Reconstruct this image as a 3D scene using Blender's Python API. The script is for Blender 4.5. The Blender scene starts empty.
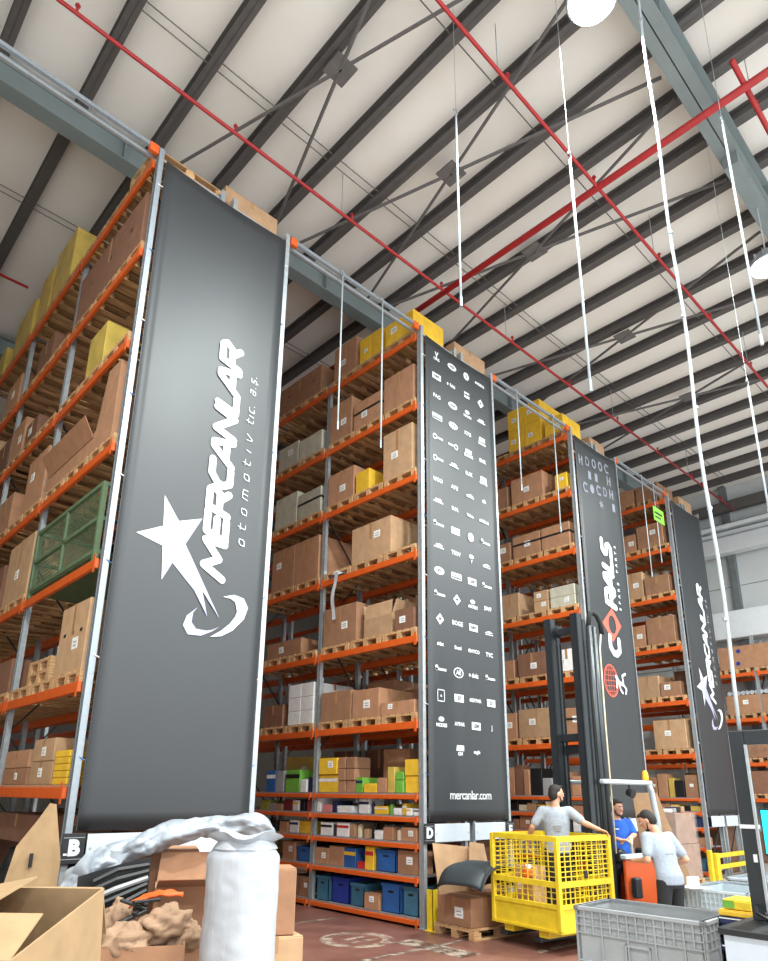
import bpy, math, random
from mathutils import Vector, Matrix, noise
rnd = random.Random(11)
sc = bpy.context.scene
col = sc.collection

# ------------------------------------------------------------------ camera
F_PX, PX, PY = 671.41, 380.53, 592.04
PITCH, ROLL, YAW = 0.29353, 0.012524, 0.754876
CAM_H = 1.8906
fw = Vector((math.sin(YAW)*math.cos(PITCH), math.cos(YAW)*math.cos(PITCH), math.sin(PITCH)))
rt = Vector((math.cos(YAW), -math.sin(YAW), 0)); up = rt.cross(fw)
r2 = rt*math.cos(ROLL)+up*math.sin(ROLL); u2 = -rt*math.sin(ROLL)+up*math.cos(ROLL)
cd = bpy.data.cameras.new('camera'); cam = bpy.data.objects.new('camera', cd); col.objects.link(cam)
cam.matrix_world = Matrix(((r2.x, u2.x, -fw.x, 0), (r2.y, u2.y, -fw.y, 0), (r2.z, u2.z, -fw.z, CAM_H), (0, 0, 0, 1)))
cd.sensor_fit = 'AUTO'; cd.sensor_width = 36.0; cd.lens = F_PX/961*36.0
cd.shift_x = (384-PX)/961; cd.shift_y = (PY-480.5)/961
cd.clip_end = 200
sc.camera = cam

# ------------------------------------------------------------------ world, exposure
w = bpy.data.worlds.new('world'); sc.world = w; w.use_nodes = True
bg = w.node_tree.nodes['Background']; bg.inputs[0].default_value = (0.93, 0.97, 1.0, 1); bg.inputs[1].default_value = 1.75
sc.view_settings.view_transform = 'Standard'; sc.view_settings.look = 'None'
sc.view_settings.gamma = 1.0; sc.view_settings.use_curve_mapping = False
sc.view_settings.exposure = 0.32
LAMP_W = 700.0

# ------------------------------------------------------------------ materials
MATS = {}
def srgb(c):
    return tuple(((v/255)/12.92 if v/255 <= 0.04045 else (((v/255)+0.055)/1.055)**2.4) for v in c)
def mat(name, rgb, rough=0.6, metal=0.0, var=0.12, scale=6.0, bump=0.0, bscale=40.0, spec=0.5, stretch=None, rand=0.0, trans=0.0, emit=None, coat=0.0, sheen=0.0):
    if name in MATS: return MATS[name]
    m = bpy.data.materials.new(name); m.use_nodes = True
    nt = m.node_tree; b = nt.nodes['Principled BSDF']
    c = srgb(rgb)
    tc = nt.nodes.new('ShaderNodeTexCoord'); mp = nt.nodes.new('ShaderNodeMapping')
    nt.links.new(tc.outputs['Object'], mp.inputs[0])
    if stretch: mp.inputs['Scale'].default_value = stretch
    n = nt.nodes.new('ShaderNodeTexNoise'); n.inputs['Scale'].default_value = scale; n.inputs['Detail'].default_value = 6
    nt.links.new(mp.outputs[0], n.inputs['Vector'])
    r = nt.nodes.new('ShaderNodeValToRGB')
    r.color_ramp.elements[0].position = 0.3; r.color_ramp.elements[1].position = 0.72
    r.color_ramp.elements[0].color = tuple(v*(1-var) for v in c)+(1,)
    r.color_ramp.elements[1].color = tuple(min(1, v*(1+var)) for v in c)+(1,)
    nt.links.new(n.outputs['Fac'], r.inputs[0])
    out = r.outputs[0]
    if rand:
        oi = nt.nodes.new('ShaderNodeObjectInfo'); h = nt.nodes.new('ShaderNodeHueSaturation')
        mr = nt.nodes.new('ShaderNodeMapRange'); mr.inputs[3].default_value = 1-rand; mr.inputs[4].default_value = 1+rand
        nt.links.new(oi.outputs['Random'], mr.inputs[0]); nt.links.new(mr.outputs[0], h.inputs['Value'])
        nt.links.new(out, h.inputs['Color']); out = h.outputs[0]
    nt.links.new(out, b.inputs['Base Color'])
    b.inputs['Roughness'].default_value = rough; b.inputs['Metallic'].default_value = metal
    b.inputs['Specular IOR Level'].default_value = spec
    if coat: b.inputs['Coat Weight'].default_value = coat; b.inputs['Coat Roughness'].default_value = 0.25
    if sheen: b.inputs['Sheen Weight'].default_value = sheen
    if trans: b.inputs['Transmission Weight'].default_value = trans
    if emit: b.inputs['Emission Color'].default_value = srgb(rgb)+(1,); b.inputs['Emission Strength'].default_value = emit
    if bump:
        n2 = nt.nodes.new('ShaderNodeTexNoise'); n2.inputs['Scale'].default_value = bscale; n2.inputs['Detail'].default_value = 4
        nt.links.new(mp.outputs[0], n2.inputs['Vector'])
        bp = nt.nodes.new('ShaderNodeBump'); bp.inputs['Strength'].default_value = bump; bp.inputs['Distance'].default_value = 0.02
        nt.links.new(n2.outputs['Fac'], bp.inputs['Height']); nt.links.new(bp.outputs[0], b.inputs['Normal'])
    MATS[name] = m
    return m
M = {}
M['brown'] = mat('cardboard_brown', (164, 120, 90), .85, rand=.22, bump=.15, bscale=14)
M['kraft'] = mat('cardboard_kraft', (178, 142, 108), .85, rand=.12, bump=.15, bscale=14)
M['dimkraft'] = mat('cardboard_dimmed_kraft', (160, 130, 95), .85, bump=.2, bscale=9)  # kraft colour darkened to offset the strong foreground light
M['darkbrown'] = mat('cardboard_dark', (124, 86, 66), .85, rand=.2)
M['inner'] = mat('cardboard_inner', (190, 150, 112), .9)
M['yellow'] = mat('carton_yellow', (228, 182, 48), .7, rand=.08)
M['khaki'] = mat('carton_wrapped_yellow', (200, 172, 84), .4, var=.25, scale=3)
M['white'] = mat('carton_white', (232, 232, 230), .6, rand=.06)
M['greywrap'] = mat('carton_grey_wrapped', (186, 182, 164), .4, var=.15, rand=.1)
M['green'] = mat('carton_green', (106, 164, 62), .6, rand=.12)
M['blue'] = mat('plastic_blue', (44, 92, 156), .5, rand=.15)
M['teal'] = mat('plastic_teal', (58, 104, 128), .5, rand=.15)
M['royal'] = mat('plastic_royal', (40, 58, 150), .5)
M['navy'] = mat('carton_navy', (36, 44, 84), .6)
M['red'] = mat('carton_red', (190, 46, 44), .6)
M['maroon'] = mat('carton_maroon', (120, 40, 50), .6)
M['pink'] = mat('carton_pink', (214, 130, 130), .7)
M['cream'] = mat('carton_cream', (222, 206, 176), .75)
M['olive'] = mat('carton_olive', (150, 150, 62), .7)
M['grey'] = mat('carton_grey', (150, 150, 152), .6)
M['black'] = mat('black_plastic', (26, 26, 28), .5)
M['tape'] = mat('packing_tape', (166, 124, 84), .35)
M['paper'] = mat('label_paper', (235, 235, 232), .7)
M['wood'] = mat('pallet_wood', (192, 150, 106), .8, var=.3, scale=5, stretch=(1, 8, 8), rand=.18)
M['orange'] = mat('rack_orange', (212, 92, 32), .45, var=.08)
M['galv'] = mat('galvanised_steel', (178, 184, 188), .42, metal=.55, var=.12, scale=14)
M['galvbright'] = mat('galvanised_bright', (150, 158, 165), .45, metal=.4, var=.08, scale=20)
M['deck'] = mat('shelf_deck_grey', (150, 150, 152), .5, metal=.3)
M['steelgreen'] = mat('roof_beam_paint', (126, 136, 136), .55, var=.08, scale=2)
M['purlin'] = mat('purlin_paint', (92, 88, 86), .6, var=.1)
M['rod'] = mat('brace_rod_paint', (104, 100, 98), .6)
M['redpipe'] = mat('sprinkler_red', (176, 44, 46), .45)
M['banner'] = mat('banner_vinyl', (36, 39, 43), .5, var=.05, scale=1.2, bump=.05, bscale=3, spec=.75)
M['print'] = mat('print_white', (214, 216, 219), .6, var=.02)
M['lav'] = mat('print_lavender', (166, 166, 190), .6, var=.02)
M['coral'] = mat('print_coral', (196, 92, 74), .6, var=.02)
M['greyprint'] = mat('print_grey', (128, 132, 144), .6, var=.02)
M['signblack'] = mat('sign_black', (34, 36, 40), .5)
M['panelwhite'] = mat('panel_white', (190, 197, 206), .5, var=.03)
M['yellowpaint'] = mat('safety_yellow', (222, 190, 40), .5, var=.1, scale=8)
M['mast'] = mat('mast_dark', (46, 50, 54), .4, metal=.3, var=.1)
M['truckorange'] = mat('truck_orange', (188, 78, 30), .45, var=.06)
M['truckgrey'] = mat('truck_light_grey', (176, 184, 188), .4)
M['crate'] = mat('crate_grey_plastic', (150, 152, 154), .55, var=.1, scale=4)
M['crate2'] = mat('crate_pale_plastic', (176, 186, 192), .5, var=.08)
M['skin'] = mat('skin', (196, 144, 118), .55, var=.08, scale=12)
M['hair'] = mat('hair_dark', (34, 26, 24), .7, var=.3, scale=60, bump=.4, bscale=90)
M['shirtgrey'] = mat('shirt_heather_grey', (150, 156, 165), .9, var=.12, scale=30, bump=.3, bscale=9)
M['shirtgrey2'] = mat('shirt_pale_grey', (146, 153, 165), .9, var=.1, scale=30, bump=.3, bscale=9)
M['shirtblue'] = mat('shirt_blue', (36, 92, 190), .85, var=.1, bump=.3, bscale=9)
M['trousers'] = mat('trousers_black', (30, 30, 34), .85, bump=.3, bscale=12)
M['shoe'] = mat('shoe_black', (24, 24, 26), .6)
M['rubber'] = mat('rubber', (28, 28, 28), .8)
M['rollwhite'] = mat('foam_roll_white', (176, 179, 186), .4, var=.05, bump=.9, bscale=7, stretch=(1, 1, .3))
M['film'] = mat('film_silver', (158, 164, 172), .34, var=.22, scale=9, bump=.45, bscale=12)
M['paperbag'] = mat('kraft_paper', (158, 126, 100), .8, bump=.9, bscale=10, var=.15)
M['orangecloth'] = mat('orange_plastic', (232, 96, 36), .5)
M['fender'] = mat('fender_black', (44, 50, 54), .5, bump=.1)
M['cable'] = mat('cable_white', (176, 184, 188), .4)
M['cagegreen'] = mat('stillage_green', (98, 118, 88), .5)
M['wrap'] = mat('stretch_wrapped_brown', (150, 112, 88), .3, var=.3, scale=7, bump=.5, bscale=12)
M['wall'] = mat('wall_panel_white', (206, 210, 210), .7, var=.03, scale=1)
M['wallgrey'] = mat('wall_column_grey', (110, 116, 118), .6)
M['girder'] = mat('girder_white', (222, 226, 228), .5, var=.03)
M['screen'] = mat('screen_cyan', (40, 190, 210), .4, emit=1.0, var=.05)
M['screenblack'] = mat('screen_bezel', (24, 26, 28), .4)
M['lamp'] = mat('lamp_lens', (225, 245, 240), .4, emit=14.0, var=0)
M['beacon'] = mat('beacon_amber', (240, 176, 40), .3)
M['signgreen'] = mat('sign_lime', (130, 200, 70), .6)
M['shadewall'] = mat('shade_wall_tan', (170, 156, 136), .8)
M['wallback'] = mat('wall_back_grey', (96, 90, 84), .8)

def ceiling_mat():
    m = bpy.data.materials.new('roof_panel'); m.use_nodes = True; nt = m.node_tree; b = nt.nodes['Principled BSDF']
    tc = nt.nodes.new('ShaderNodeTexCoord'); n = nt.nodes.new('ShaderNodeTexNoise'); n.inputs['Scale'].default_value = .5; n.inputs['Detail'].default_value = 8
    nt.links.new(tc.outputs['Object'], n.inputs['Vector']); r = nt.nodes.new('ShaderNodeValToRGB')
    r.color_ramp.elements[0].position = .3; r.color_ramp.elements[1].position = .75
    r.color_ramp.elements[0].color = srgb((238, 231, 222))+(1,); r.color_ramp.elements[1].color = srgb((250, 246, 241))+(1,)
    nt.links.new(n.outputs['Fac'], r.inputs[0]); nt.links.new(r.outputs[0], b.inputs['Base Color']); b.inputs['Roughness'].default_value = .8
    return m
M['roof'] = ceiling_mat()
def floor_mat():
    m = bpy.data.materials.new('floor_red_screed'); m.use_nodes = True; nt = m.node_tree; b = nt.nodes['Principled BSDF']
    tc = nt.nodes.new('ShaderNodeTexCoord'); n = nt.nodes.new('ShaderNodeTexNoise'); n.inputs['Scale'].default_value = 1.3; n.inputs['Detail'].default_value = 10; n.inputs['Roughness'].default_value = .7
    nt.links.new(tc.outputs['Object'], n.inputs['Vector']); r = nt.nodes.new('ShaderNodeValToRGB')
    r.color_ramp.elements[0].position = .32; r.color_ramp.elements[0].color = srgb((98, 62, 54))+(1,)
    r.color_ramp.elements[1].position = .68; r.color_ramp.elements[1].color = srgb((136, 94, 82))+(1,)
    e = r.color_ramp.elements.new(.8); e.color = srgb((168, 134, 118))+(1,)
    nt.links.new(n.outputs['Fac'], r.inputs[0]); nt.links.new(r.outputs[0], b.inputs['Base Color'])
    b.inputs['Roughness'].default_value = .42
    return m
M['floor'] = floor_mat()
M['concrete'] = mat('floor_concrete', (172, 165, 157), .5, var=.14, scale=1.2)
def worn_mat():
    m = bpy.data.materials.new('worn_floor_paint'); m.use_nodes = True; nt = m.node_tree; b = nt.nodes['Principled BSDF']
    b.inputs['Base Color'].default_value = srgb((186, 168, 150))+(1,); b.inputs['Roughness'].default_value = .6
    n = nt.nodes.new('ShaderNodeTexNoise'); n.inputs['Scale'].default_value = 5; n.inputs['Detail'].default_value = 8
    tc = nt.nodes.new('ShaderNodeTexCoord'); nt.links.new(tc.outputs['Object'], n.inputs['Vector'])
    r = nt.nodes.new('ShaderNodeValToRGB'); r.color_ramp.elements[0].position = .42; r.color_ramp.elements[1].position = .6
    r.color_ramp.elements[0].color = (.05, .05, .05, 1); r.color_ramp.elements[1].color = (.75, .75, .75, 1)
    nt.links.new(n.outputs['Fac'], r.inputs[0]); nt.links.new(r.outputs[0], b.inputs['Alpha'])
    return m
M['worn'] = worn_mat()
def clear_mat():
    m = bpy.data.materials.new('clear_film'); m.use_nodes = True; nt = m.node_tree; b = nt.nodes['Principled BSDF']
    b.inputs['Base Color'].default_value = (.8, .82, .85, 1); b.inputs['Roughness'].default_value = .2; b.inputs['Alpha'].default_value = .12
    return m
M['clear'] = clear_mat()
M['clear2'] = mat('film_white', (206, 208, 210), .3, bump=.6, bscale=20)

# ------------------------------------------------------------------ mesh helpers
class MB:
    def __init__(s): s.v = []; s.f = []
    def add(s, v, f):
        o = len(s.v); s.v += [tuple(p) for p in v]; s.f += [tuple(i+o for i in q) for q in f]; return s
    def box(s, x0, x1, y0, y1, z0, z1):
        return s.add([(x0,y0,z0),(x1,y0,z0),(x1,y1,z0),(x0,y1,z0),(x0,y0,z1),(x1,y0,z1),(x1,y1,z1),(x0,y1,z1)],
                     [(0,3,2,1),(4,5,6,7),(0,1,5,4),(1,2,6,5),(2,3,7,6),(3,0,4,7)])
    def cbox(s, x0, x1, y0, y1, z0, z1, c=.008):      # chamfered box
        cx, cy, cz = (x0+x1)/2, (y0+y1)/2, (z0+z1)/2; hx, hy, hz = (x1-x0)/2, (y1-y0)/2, (z1-z0)/2
        c = min(c, hx*.5, hy*.5, hz*.5); V = []; ix = {}
        for sx in (-1, 1):
            for sy in (-1, 1):
                for sz in (-1, 1):
                    for a in range(3):
                        d = [hx-c, hy-c, hz-c]; d[a] += c
                        ix[(sx,sy,sz,a)] = len(V); V.append((cx+sx*d[0], cy+sy*d[1], cz+sz*d[2]))
        Fc = []
        for a in range(3):
            for sg in (-1, 1):
                q = []
                for (p, r) in ((-1,-1),(1,-1),(1,1),(-1,1)):
                    k = [0,0,0]; k[a] = sg; k[(a+1)%3] = p; k[(a+2)%3] = r; q.append(ix[(k[0],k[1],k[2],a)])
                Fc.append(q if sg > 0 else q[::-1])
        for a in range(3):
            b, e = (a+1)%3, (a+2)%3
            for p in (-1, 1):
                for r in (-1, 1):
                    k0 = [0,0,0]; k0[a] = -1; k0[b] = p; k0[e] = r; k1 = list(k0); k1[a] = 1
                    q = [ix[tuple(k0)+(b,)], ix[tuple(k0)+(e,)], ix[tuple(k1)+(e,)], ix[tuple(k1)+(b,)]]
                    Fc.append(q if p*r < 0 else q[::-1])
        for sx in (-1, 1):
            for sy in (-1, 1):
                for sz in (-1, 1):
                    q = [ix[(sx,sy,sz,a)] for a in range(3)]; Fc.append(q if sx*sy*sz > 0 else q[::-1])
        return s.add(V, Fc)
    def bar(s, p0, p1, w, h=None, upv=(0,0,1)):
        p0 = Vector(p0); p1 = Vector(p1); d = (p1-p0).normalized(); u = Vector(upv)
        if abs(d.dot(u)) > .98: u = Vector((1,0,0))
        a = d.cross(u).normalized(); b = a.cross(d).normalized(); h = h or w; a *= w/2; b *= h/2
        return s.add([p0-a-b, p0+a-b, p0+a+b, p0-a+b, p1-a-b, p1+a-b, p1+a+b, p1-a+b],
                     [(0,3,2,1),(4,5,6,7),(0,1,5,4),(1,2,6,5),(2,3,7,6),(3,0,4,7)])
    def cyl(s, p0, p1, r0, r1=None, n=10, caps=True):
        r1 = r0 if r1 is None else r1
        p0 = Vector(p0); p1 = Vector(p1); d = (p1-p0).normalized(); u = Vector((0,0,1)) if abs(d.z) < .9 else Vector((1,0,0))
        a = d.cross(u).normalized(); b = a.cross(d)
        V = []
        for p, r in ((p0, r0), (p1, r1)):
            for i in range(n): t = 2*math.pi*i/n; V.append(p+a*math.cos(t)*r+b*math.sin(t)*r)
        Fc = [(i, (i+1)%n, n+(i+1)%n, n+i) for i in range(n)]
        if caps: Fc += [tuple(range(n))[::-1], tuple(range(n, 2*n))]
        return s.add(V, Fc)
    def tube(s, pts, r, n=8):
        pts = [Vector(p) for p in pts]; V = []; a0 = None
        for i, p in enumerate(pts):
            d = (pts[min(i+1, len(pts)-1)]-pts[max(i-1, 0)]).normalized()
            if a0 is None:
                u = Vector((0,0,1)) if abs(d.z) < .9 else Vector((1,0,0)); a = d.cross(u).normalized()
            else: a = (a0-d*a0.dot(d)).normalized()
            a0 = a; b = d.cross(a); rr = r[i] if isinstance(r, (list, tuple)) else r
            for k in range(n): t = 2*math.pi*k/n; V.append(p+a*math.cos(t)*rr+b*math.sin(t)*rr)
        m = len(pts)
        Fc = [(i*n+k, i*n+(k+1)%n, (i+1)*n+(k+1)%n, (i+1)*n+k) for i in range(m-1) for k in range(n)]
        Fc += [tuple(range(n))[::-1], tuple(range((m-1)*n, m*n))]
        return s.add(V, Fc)
    def prism(s, pts, y0, y1):                         # polygon in XZ, extruded along Y
        n = len(pts); V = [(x, y0, z) for x, z in pts]+[(x, y1, z) for x, z in pts]
        return s.add(V, [tuple(range(n)), tuple(range(n, 2*n))[::-1]]+[(i, n+i, n+(i+1)%n, (i+1)%n) for i in range(n)])
    def lathe(s, prof, c=(0,0,0), n=20):
        V = []; m = len(prof)
        for r, z in prof:
            for k in range(n): t = 2*math.pi*k/n; V.append((c[0]+r*math.cos(t), c[1]+r*math.sin(t), c[2]+z))
        Fc = [(i*n+k, i*n+(k+1)%n, (i+1)*n+(k+1)%n, (i+1)*n+k) for i in range(m-1) for k in range(n)]
        Fc += [tuple(range(n))[::-1], tuple(range((m-1)*n, m*n))]
        return s.add(V, Fc)
    def grid(s, fn, nu, nv):
        V = [fn(i/nu, j/nv) for j in range(nv+1) for i in range(nu+1)]; w_ = nu+1
        return s.add(V, [(j*w_+i, j*w_+i+1, (j+1)*w_+i+1, (j+1)*w_+i) for j in range(nv) for i in range(nu)])
    def xf(s, mtx): s.v = [tuple(mtx @ Vector(p)) for p in s.v]; return s
    def mesh(s, name, m, smooth=False):
        me = bpy.data.meshes.new(name); me.from_pydata(s.v, [], s.f); me.update()
        if m: me.materials.append(M[m] if isinstance(m, str) else m)
        if smooth:
            for p in me.polygons: p.use_smooth = True
        return me
def link(name, me, parent=None, loc=(0,0,0), rot=None):
    o = bpy.data.objects.new(name, me); col.objects.link(o); o.location = loc
    if rot: o.rotation_euler = rot
    if parent: o.parent = parent
    return o
def obj(name, mb, m, parent=None, loc=(0,0,0), smooth=False, rot=None):
    return link(name, mb.mesh(name, m, smooth), parent, loc, rot)
def tag(o, label, cat=None, group=None):
    o['label'] = label
    if cat: o['category'] = cat
    if group: o['group'] = group
    return o
def thing(name, label, cat, loc=(0,0,0), rz=0.0, group=None):
    o = bpy.data.objects.new(name, None); col.objects.link(o); o.location = loc; o.rotation_euler = (0,0,rz); o.empty_display_size = .1
    return tag(o, label, cat, group)
def struct(o): o['kind'] = 'structure'; return o
def bevel(o, wd=.006, seg=2):
    md = o.modifiers.new('bevel', 'BEVEL'); md.width = wd; md.segments = seg; md.limit_method = 'ANGLE'; return o
ORD = ['zeroth','first','second','third','fourth','fifth','sixth','seventh','eighth','ninth','tenth','eleventh','twelfth','thirteenth','fourteenth','fifteenth','sixteenth','seventeenth','eighteenth','nineteenth','twentieth','twenty-first','twenty-second','twenty-third','twenty-fourth']

# ------------------------------------------------------------------ room shell
YF = 7.49                       # plane of the rack ends and banners
floor = struct(obj('floor', MB().box(-5, 26, -3, 23.2, -.2, 0), 'concrete'))
obj('painted_zone', MB().box(1.0, 11.6, 4.7, 23.0, 0, .002), 'floor', floor)
mk = MB()
def ring(mb, cx, cy, r0, r1, z, n=40, a0=0, a1=2*math.pi):
    V = []; 
    for i in range(n+1):
        t = a0+(a1-a0)*i/n
        V += [(cx+r0*math.cos(t), cy+r0*math.sin(t), z), (cx+r1*math.cos(t), cy+r1*math.sin(t), z)]
    return mb.add(V, [(2*i, 2*i+1, 2*i+3, 2*i+2) for i in range(n)])
ring(mk, 6.75, 7.55, .34, .52, .003); mk.box(6.5, 7.0, 7.4, 7.47, .002, .004); mk.box(6.55, 6.95, 7.6, 7.68, .002, .004)
obj('floor_marking', mk, 'worn', floor)
for (a, b, c_, d) in ((7.0, 7.35, 5.9, 7.1), (8.0, 9.6, 5.45, 5.55), (5.6, 8.9, 6.55, 6.63), (6.2, 7.6, 9.0, 9.1)):
    obj('floor_marking', MB().box(a, b, c_, d, .002, .004), 'worn', floor)

ROOF_Z = 13.36
ceiling = struct(obj('ceiling', MB().box(-14, 26, -9, 23, ROOF_Z, ROOF_Z+.1), 'roof'))
def ibeam(mb, p0, p1, h, wd, tf=.02, tw=.016):
    mb.bar(p0, p1, tw, h); p0 = Vector(p0); p1 = Vector(p1); o = Vector((0,0,h/2-tf/2))
    mb.bar(p0+o, p1+o, wd, tf); mb.bar(p0-o, p1-o, wd, tf); return mb
pm = ibeam(MB(), (0, -9, 0), (0, 23, 0), .24, .18, .018, .012).mesh('purlin', 'purlin')
px_list = [.87-1.25*i for i in range(10)]+[2.11, 3.39, 4.66, 5.88, 7.05, 8.24, 9.33, 10.44]+[10.44+1.19*i for i in range(1, 13)]
for x in px_list: link('purlin', pm, ceiling, (x, 0, ROOF_Z-.12))
def roof_beam(y, z0, h, wd, stiff):
    mb = ibeam(MB(), (-14, y, z0+h/2), (26, y, z0+h/2), h, wd, .022)
    for i in range(stiff):
        x = -13.2+i*2.3; mb.box(x, x+.02, y-wd/2+.01, y+wd/2-.01, z0+.02, z0+h-.02)
    return obj('roof_beam', mb, 'steelgreen', ceiling)
roof_beam(10.0, 12.6, .52, .3, 17); roof_beam(2.42, 12.55, .56, .34, 17); roof_beam(-5.2, 12.6, .52, .3, 17); roof_beam(17.6, 12.6, .52, .3, 17)
# haunch plate and stub at the right of the near beam
obj('roof_beam_haunch', MB().box(10.4, 12.2, 2.3, 2.54, 12.3, 12.6), 'steelgreen', ceiling)
# wind bracing: crossing rods with a gusset plate
for gx in (-1.2, 4.85, 7.55, 10.25, 14.2, 18.0):
    gy, gz = 6.25, 13.0
    sl = (1.1, 3.5)
    for s in (-1, 1):
        obj('brace_rod', MB().cyl((gx-s*sl[0], gy+sl[1], gz), (gx+s*sl[0], gy-sl[1], gz), .032, n=6), 'rod', ceiling)
    obj('gusset_plate', MB().box(gx-.2, gx+.2, gy-.2, gy+.2, gz-.015, gz+.015).xf(Matrix.Identity(4)), 'rod', ceiling)
# sag rods running across the purlins in pairs
for y in (1.0, 4.6, 7.6, 12.6):
    for dy in (0, .16): obj('sag_rod', MB().cyl((-8, y+dy, 13.18), (25, y+dy, 13.18), .011, n=5), 'rod', ceiling)

wall_back = struct(obj('wall_back', MB().box(-14, 26, 23, 23.2, 0, ROOF_Z), 'wallback'))
shade_wall_left = struct(obj('shade_wall_left', MB().box(-5.2, -5.0, 5.0, 23, 0, ROOF_Z), 'shadewall'))  # unseen wall added to shade the left aisle and tint the ceiling
wall_right = struct(obj('wall_right', MB().box(25.7, 25.9, -12, 23, 0, ROOF_Z), 'wall'))
for z in (2.2, 4.4, 6.6, 9.4, 11.9):
    obj('wall_panel_joint', MB().box(25.685, 25.7, -11, 22.5, z, z+.02), 'wallgrey', wall_right)
for y in (-4.0, 2.0, 8.05, 14.0): obj('wall_column', MB().box(25.45, 25.7, y, y+.22, 0, ROOF_Z), 'wallgrey', wall_right)
obj('wall_girder', MB().cbox(25.0, 25.45, -11, 22.5, 10.55, 11.35, .02), 'girder', wall_right)
obj('wall_girder', MB().cbox(24.9, 25.45, -11, 22.5, 11.45, 11.6, .02), 'girder', wall_right)
obj('wall_girder', MB().cbox(25.0, 25.45, -11, 22.5, 7.35, 8.35, .02), 'girder', wall_right)
obj('wall_girder', MB().cbox(25.2, 25.45, -11, 22.5, 12.2, 12.6, .02), 'purlin', wall_right)
obj('wall_conduit', MB().cyl((24.95, -20, 11.15), (24.95, 22, 11.15), .03), 'galv', wall_right)

# ------------------------------------------------------------------ lamps under the near roof beam
def high_bay(x, y, label, z=11.0):
    t = thing('high_bay_lamp', label, 'lamp', (x, y, z), group='high bay lamps')
    obj('housing', MB().lathe([(.1,.28),(.16,.26),(.2,.1),(.3,.04),(.3,.0),(.28,0)], n=24), 'galv', t, smooth=True)
    obj('lens', MB().lathe([(.27,.0),(.27,-.03),(.2,-.06),(.02,-.07)], n=24), 'lamp', t, smooth=True)
    obj('cord', MB().cyl((0,0,.27), (0,0,12.55-z), .012), 'cable', t)
    for k in range(8):
        a = k*math.pi/4; obj('cooling_fin', MB().box(.1, .22, -.005, .005, .08, .26).xf(Matrix.Rotation(a, 4, 'Z')), 'galv', t)
    ld = bpy.data.lights.new('lamp_light', 'AREA'); ld.shape = 'DISK'; ld.size = .5; ld.energy = LAMP_W; ld.color = (.93, 1, .98)
    lo = bpy.data.objects.new('lamp_light', ld); col.objects.link(lo); lo.location = (0, 0, -.1); lo.parent = t
high_bay(5.62, 2.42, 'bright round high bay lamp at the top, left of the pale roof beam')
high_bay(11.66, 2.42, 'bright round high bay lamp near the right edge under the roof beam')
for x, y, n in ((-.4, 2.42, 'left'), (17.6, 2.42, 'far right'), (-.4, -5.2, 'left'), (5.6, -5.2, 'mid'), (11.6, -5.2, 'right'), (17.6, -5.2, 'far')):
    high_bay(x, y, 'round high bay lamp hanging outside the picture, %s of the %s roof beam' % (n, 'near' if y > 0 else 'rear'))

# ------------------------------------------------------------------ sprinkler pipes
def pipe(name, p0, p1, r, label, heads):
    t = thing(name, label, 'pipe', p0)
    d = Vector(p1)-Vector(p0)
    obj('pipe_run', MB().cyl((0,0,0), d, r, n=10), 'redpipe', t, smooth=True)
    n = heads
    for i in range(n):
        p = d*((i+.5)/n)
        obj('sprinkler_head', MB().cyl(p, p+Vector((0,0,.14)), .02, n=6).cyl(p+Vector((0,0,.14)), p+Vector((0,0,.18)), .04, .02, n=6), 'redpipe', t)
    if n:
        for i in range(max(2, n//2)):
            p = d*((i+.2)/max(2, n//2)); obj('hanger', MB().cyl(p, (p.x, p.y, ROOF_Z-.2-p0[2]), .008, n=5), 'galv', t)
ps = (12.2-CAM_H)/(10-CAM_H)
pipe('sprinkler_pipe', (-10, 6.1*ps, 12.2), (25.4, 6.1*ps, 12.2), .03, 'thin red sprinkler pipe running diagonally across the whole ceiling from top left', 14)
pipe('sprinkler_pipe', (-10, 3.29*ps, 12.2), (25.4, 3.29*ps, 12.2), .03, 'thin red sprinkler pipe from the top centre down past the right lamp', 14)
pipe('sprinkler_main_pipe', (7.14*ps, -6, 12.2), (7.14*ps, 12.0, 12.2), .062, 'thick red sprinkler main crossing the ceiling from right edge to logo-grid rack', 0)
pipe('sprinkler_branch_pipe', (8.6, 1.75, 12.28), (25.4, 1.75, 12.28), .04, 'short red branch pipe dropping from the main towards the right lamp', 8)
pipe('sprinkler_pipe', (-10, 13.9, 12.2), (2.6, 13.9, 12.2), .03, 'thin red sprinkler pipe above the near star-banner rack at left edge', 6)

# ------------------------------------------------------------------ racks
LV = [2.98, 4.40, 5.90, 7.37, 8.82, 10.33]
SH = [.08, .66, 1.14, 1.53, 1.87]
BAY = 2.7; RD = 1.05; RW = 2.24; GAP = .14
XR = {'B': 2.65, 'D': 7.97, 'F': 13.29, 'H': 18.61}
H_UP = 10.57
def upright_mesh(h, m, name='upright'):
    mb = MB(); t = .004
    mb.box(0, .07, -.05, -.05+t, 0, h); mb.box(0, .07, .05-t, .05, 0, h); mb.box(0, t, -.05, -.018, 0, h); mb.box(0, t, .018, .05, 0, h); mb.box(.012, .012+t, -.022, .022, 0, h)
    return mb.mesh(name, m)
UP = upright_mesh(H_UP, 'galv'); UPB = upright_mesh(H_UP, 'galvbright'); UPS = upright_mesh(7.2, 'galv')
FOOT = MB().box(-.03, .1, -.07, .07, 0, .008).mesh('foot_plate', 'galv')
BEAM = MB().cbox(0, .05, .05, BAY-.05, -.06, .06, .008).box(-.004, .0, .045, .1, -.11, .11).box(-.004, 0, BAY-.1, BAY-.045, -.11, .11).mesh('beam', 'orange')
BEAMS = MB().cbox(0, .05, .05, BAY-.05, -.04, .03, .006).box(-.004, .0, .045, .09, -.08, .06).box(-.004, 0, BAY-.09, BAY-.045, -.08, .06).mesh('beam', 'orange')
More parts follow.
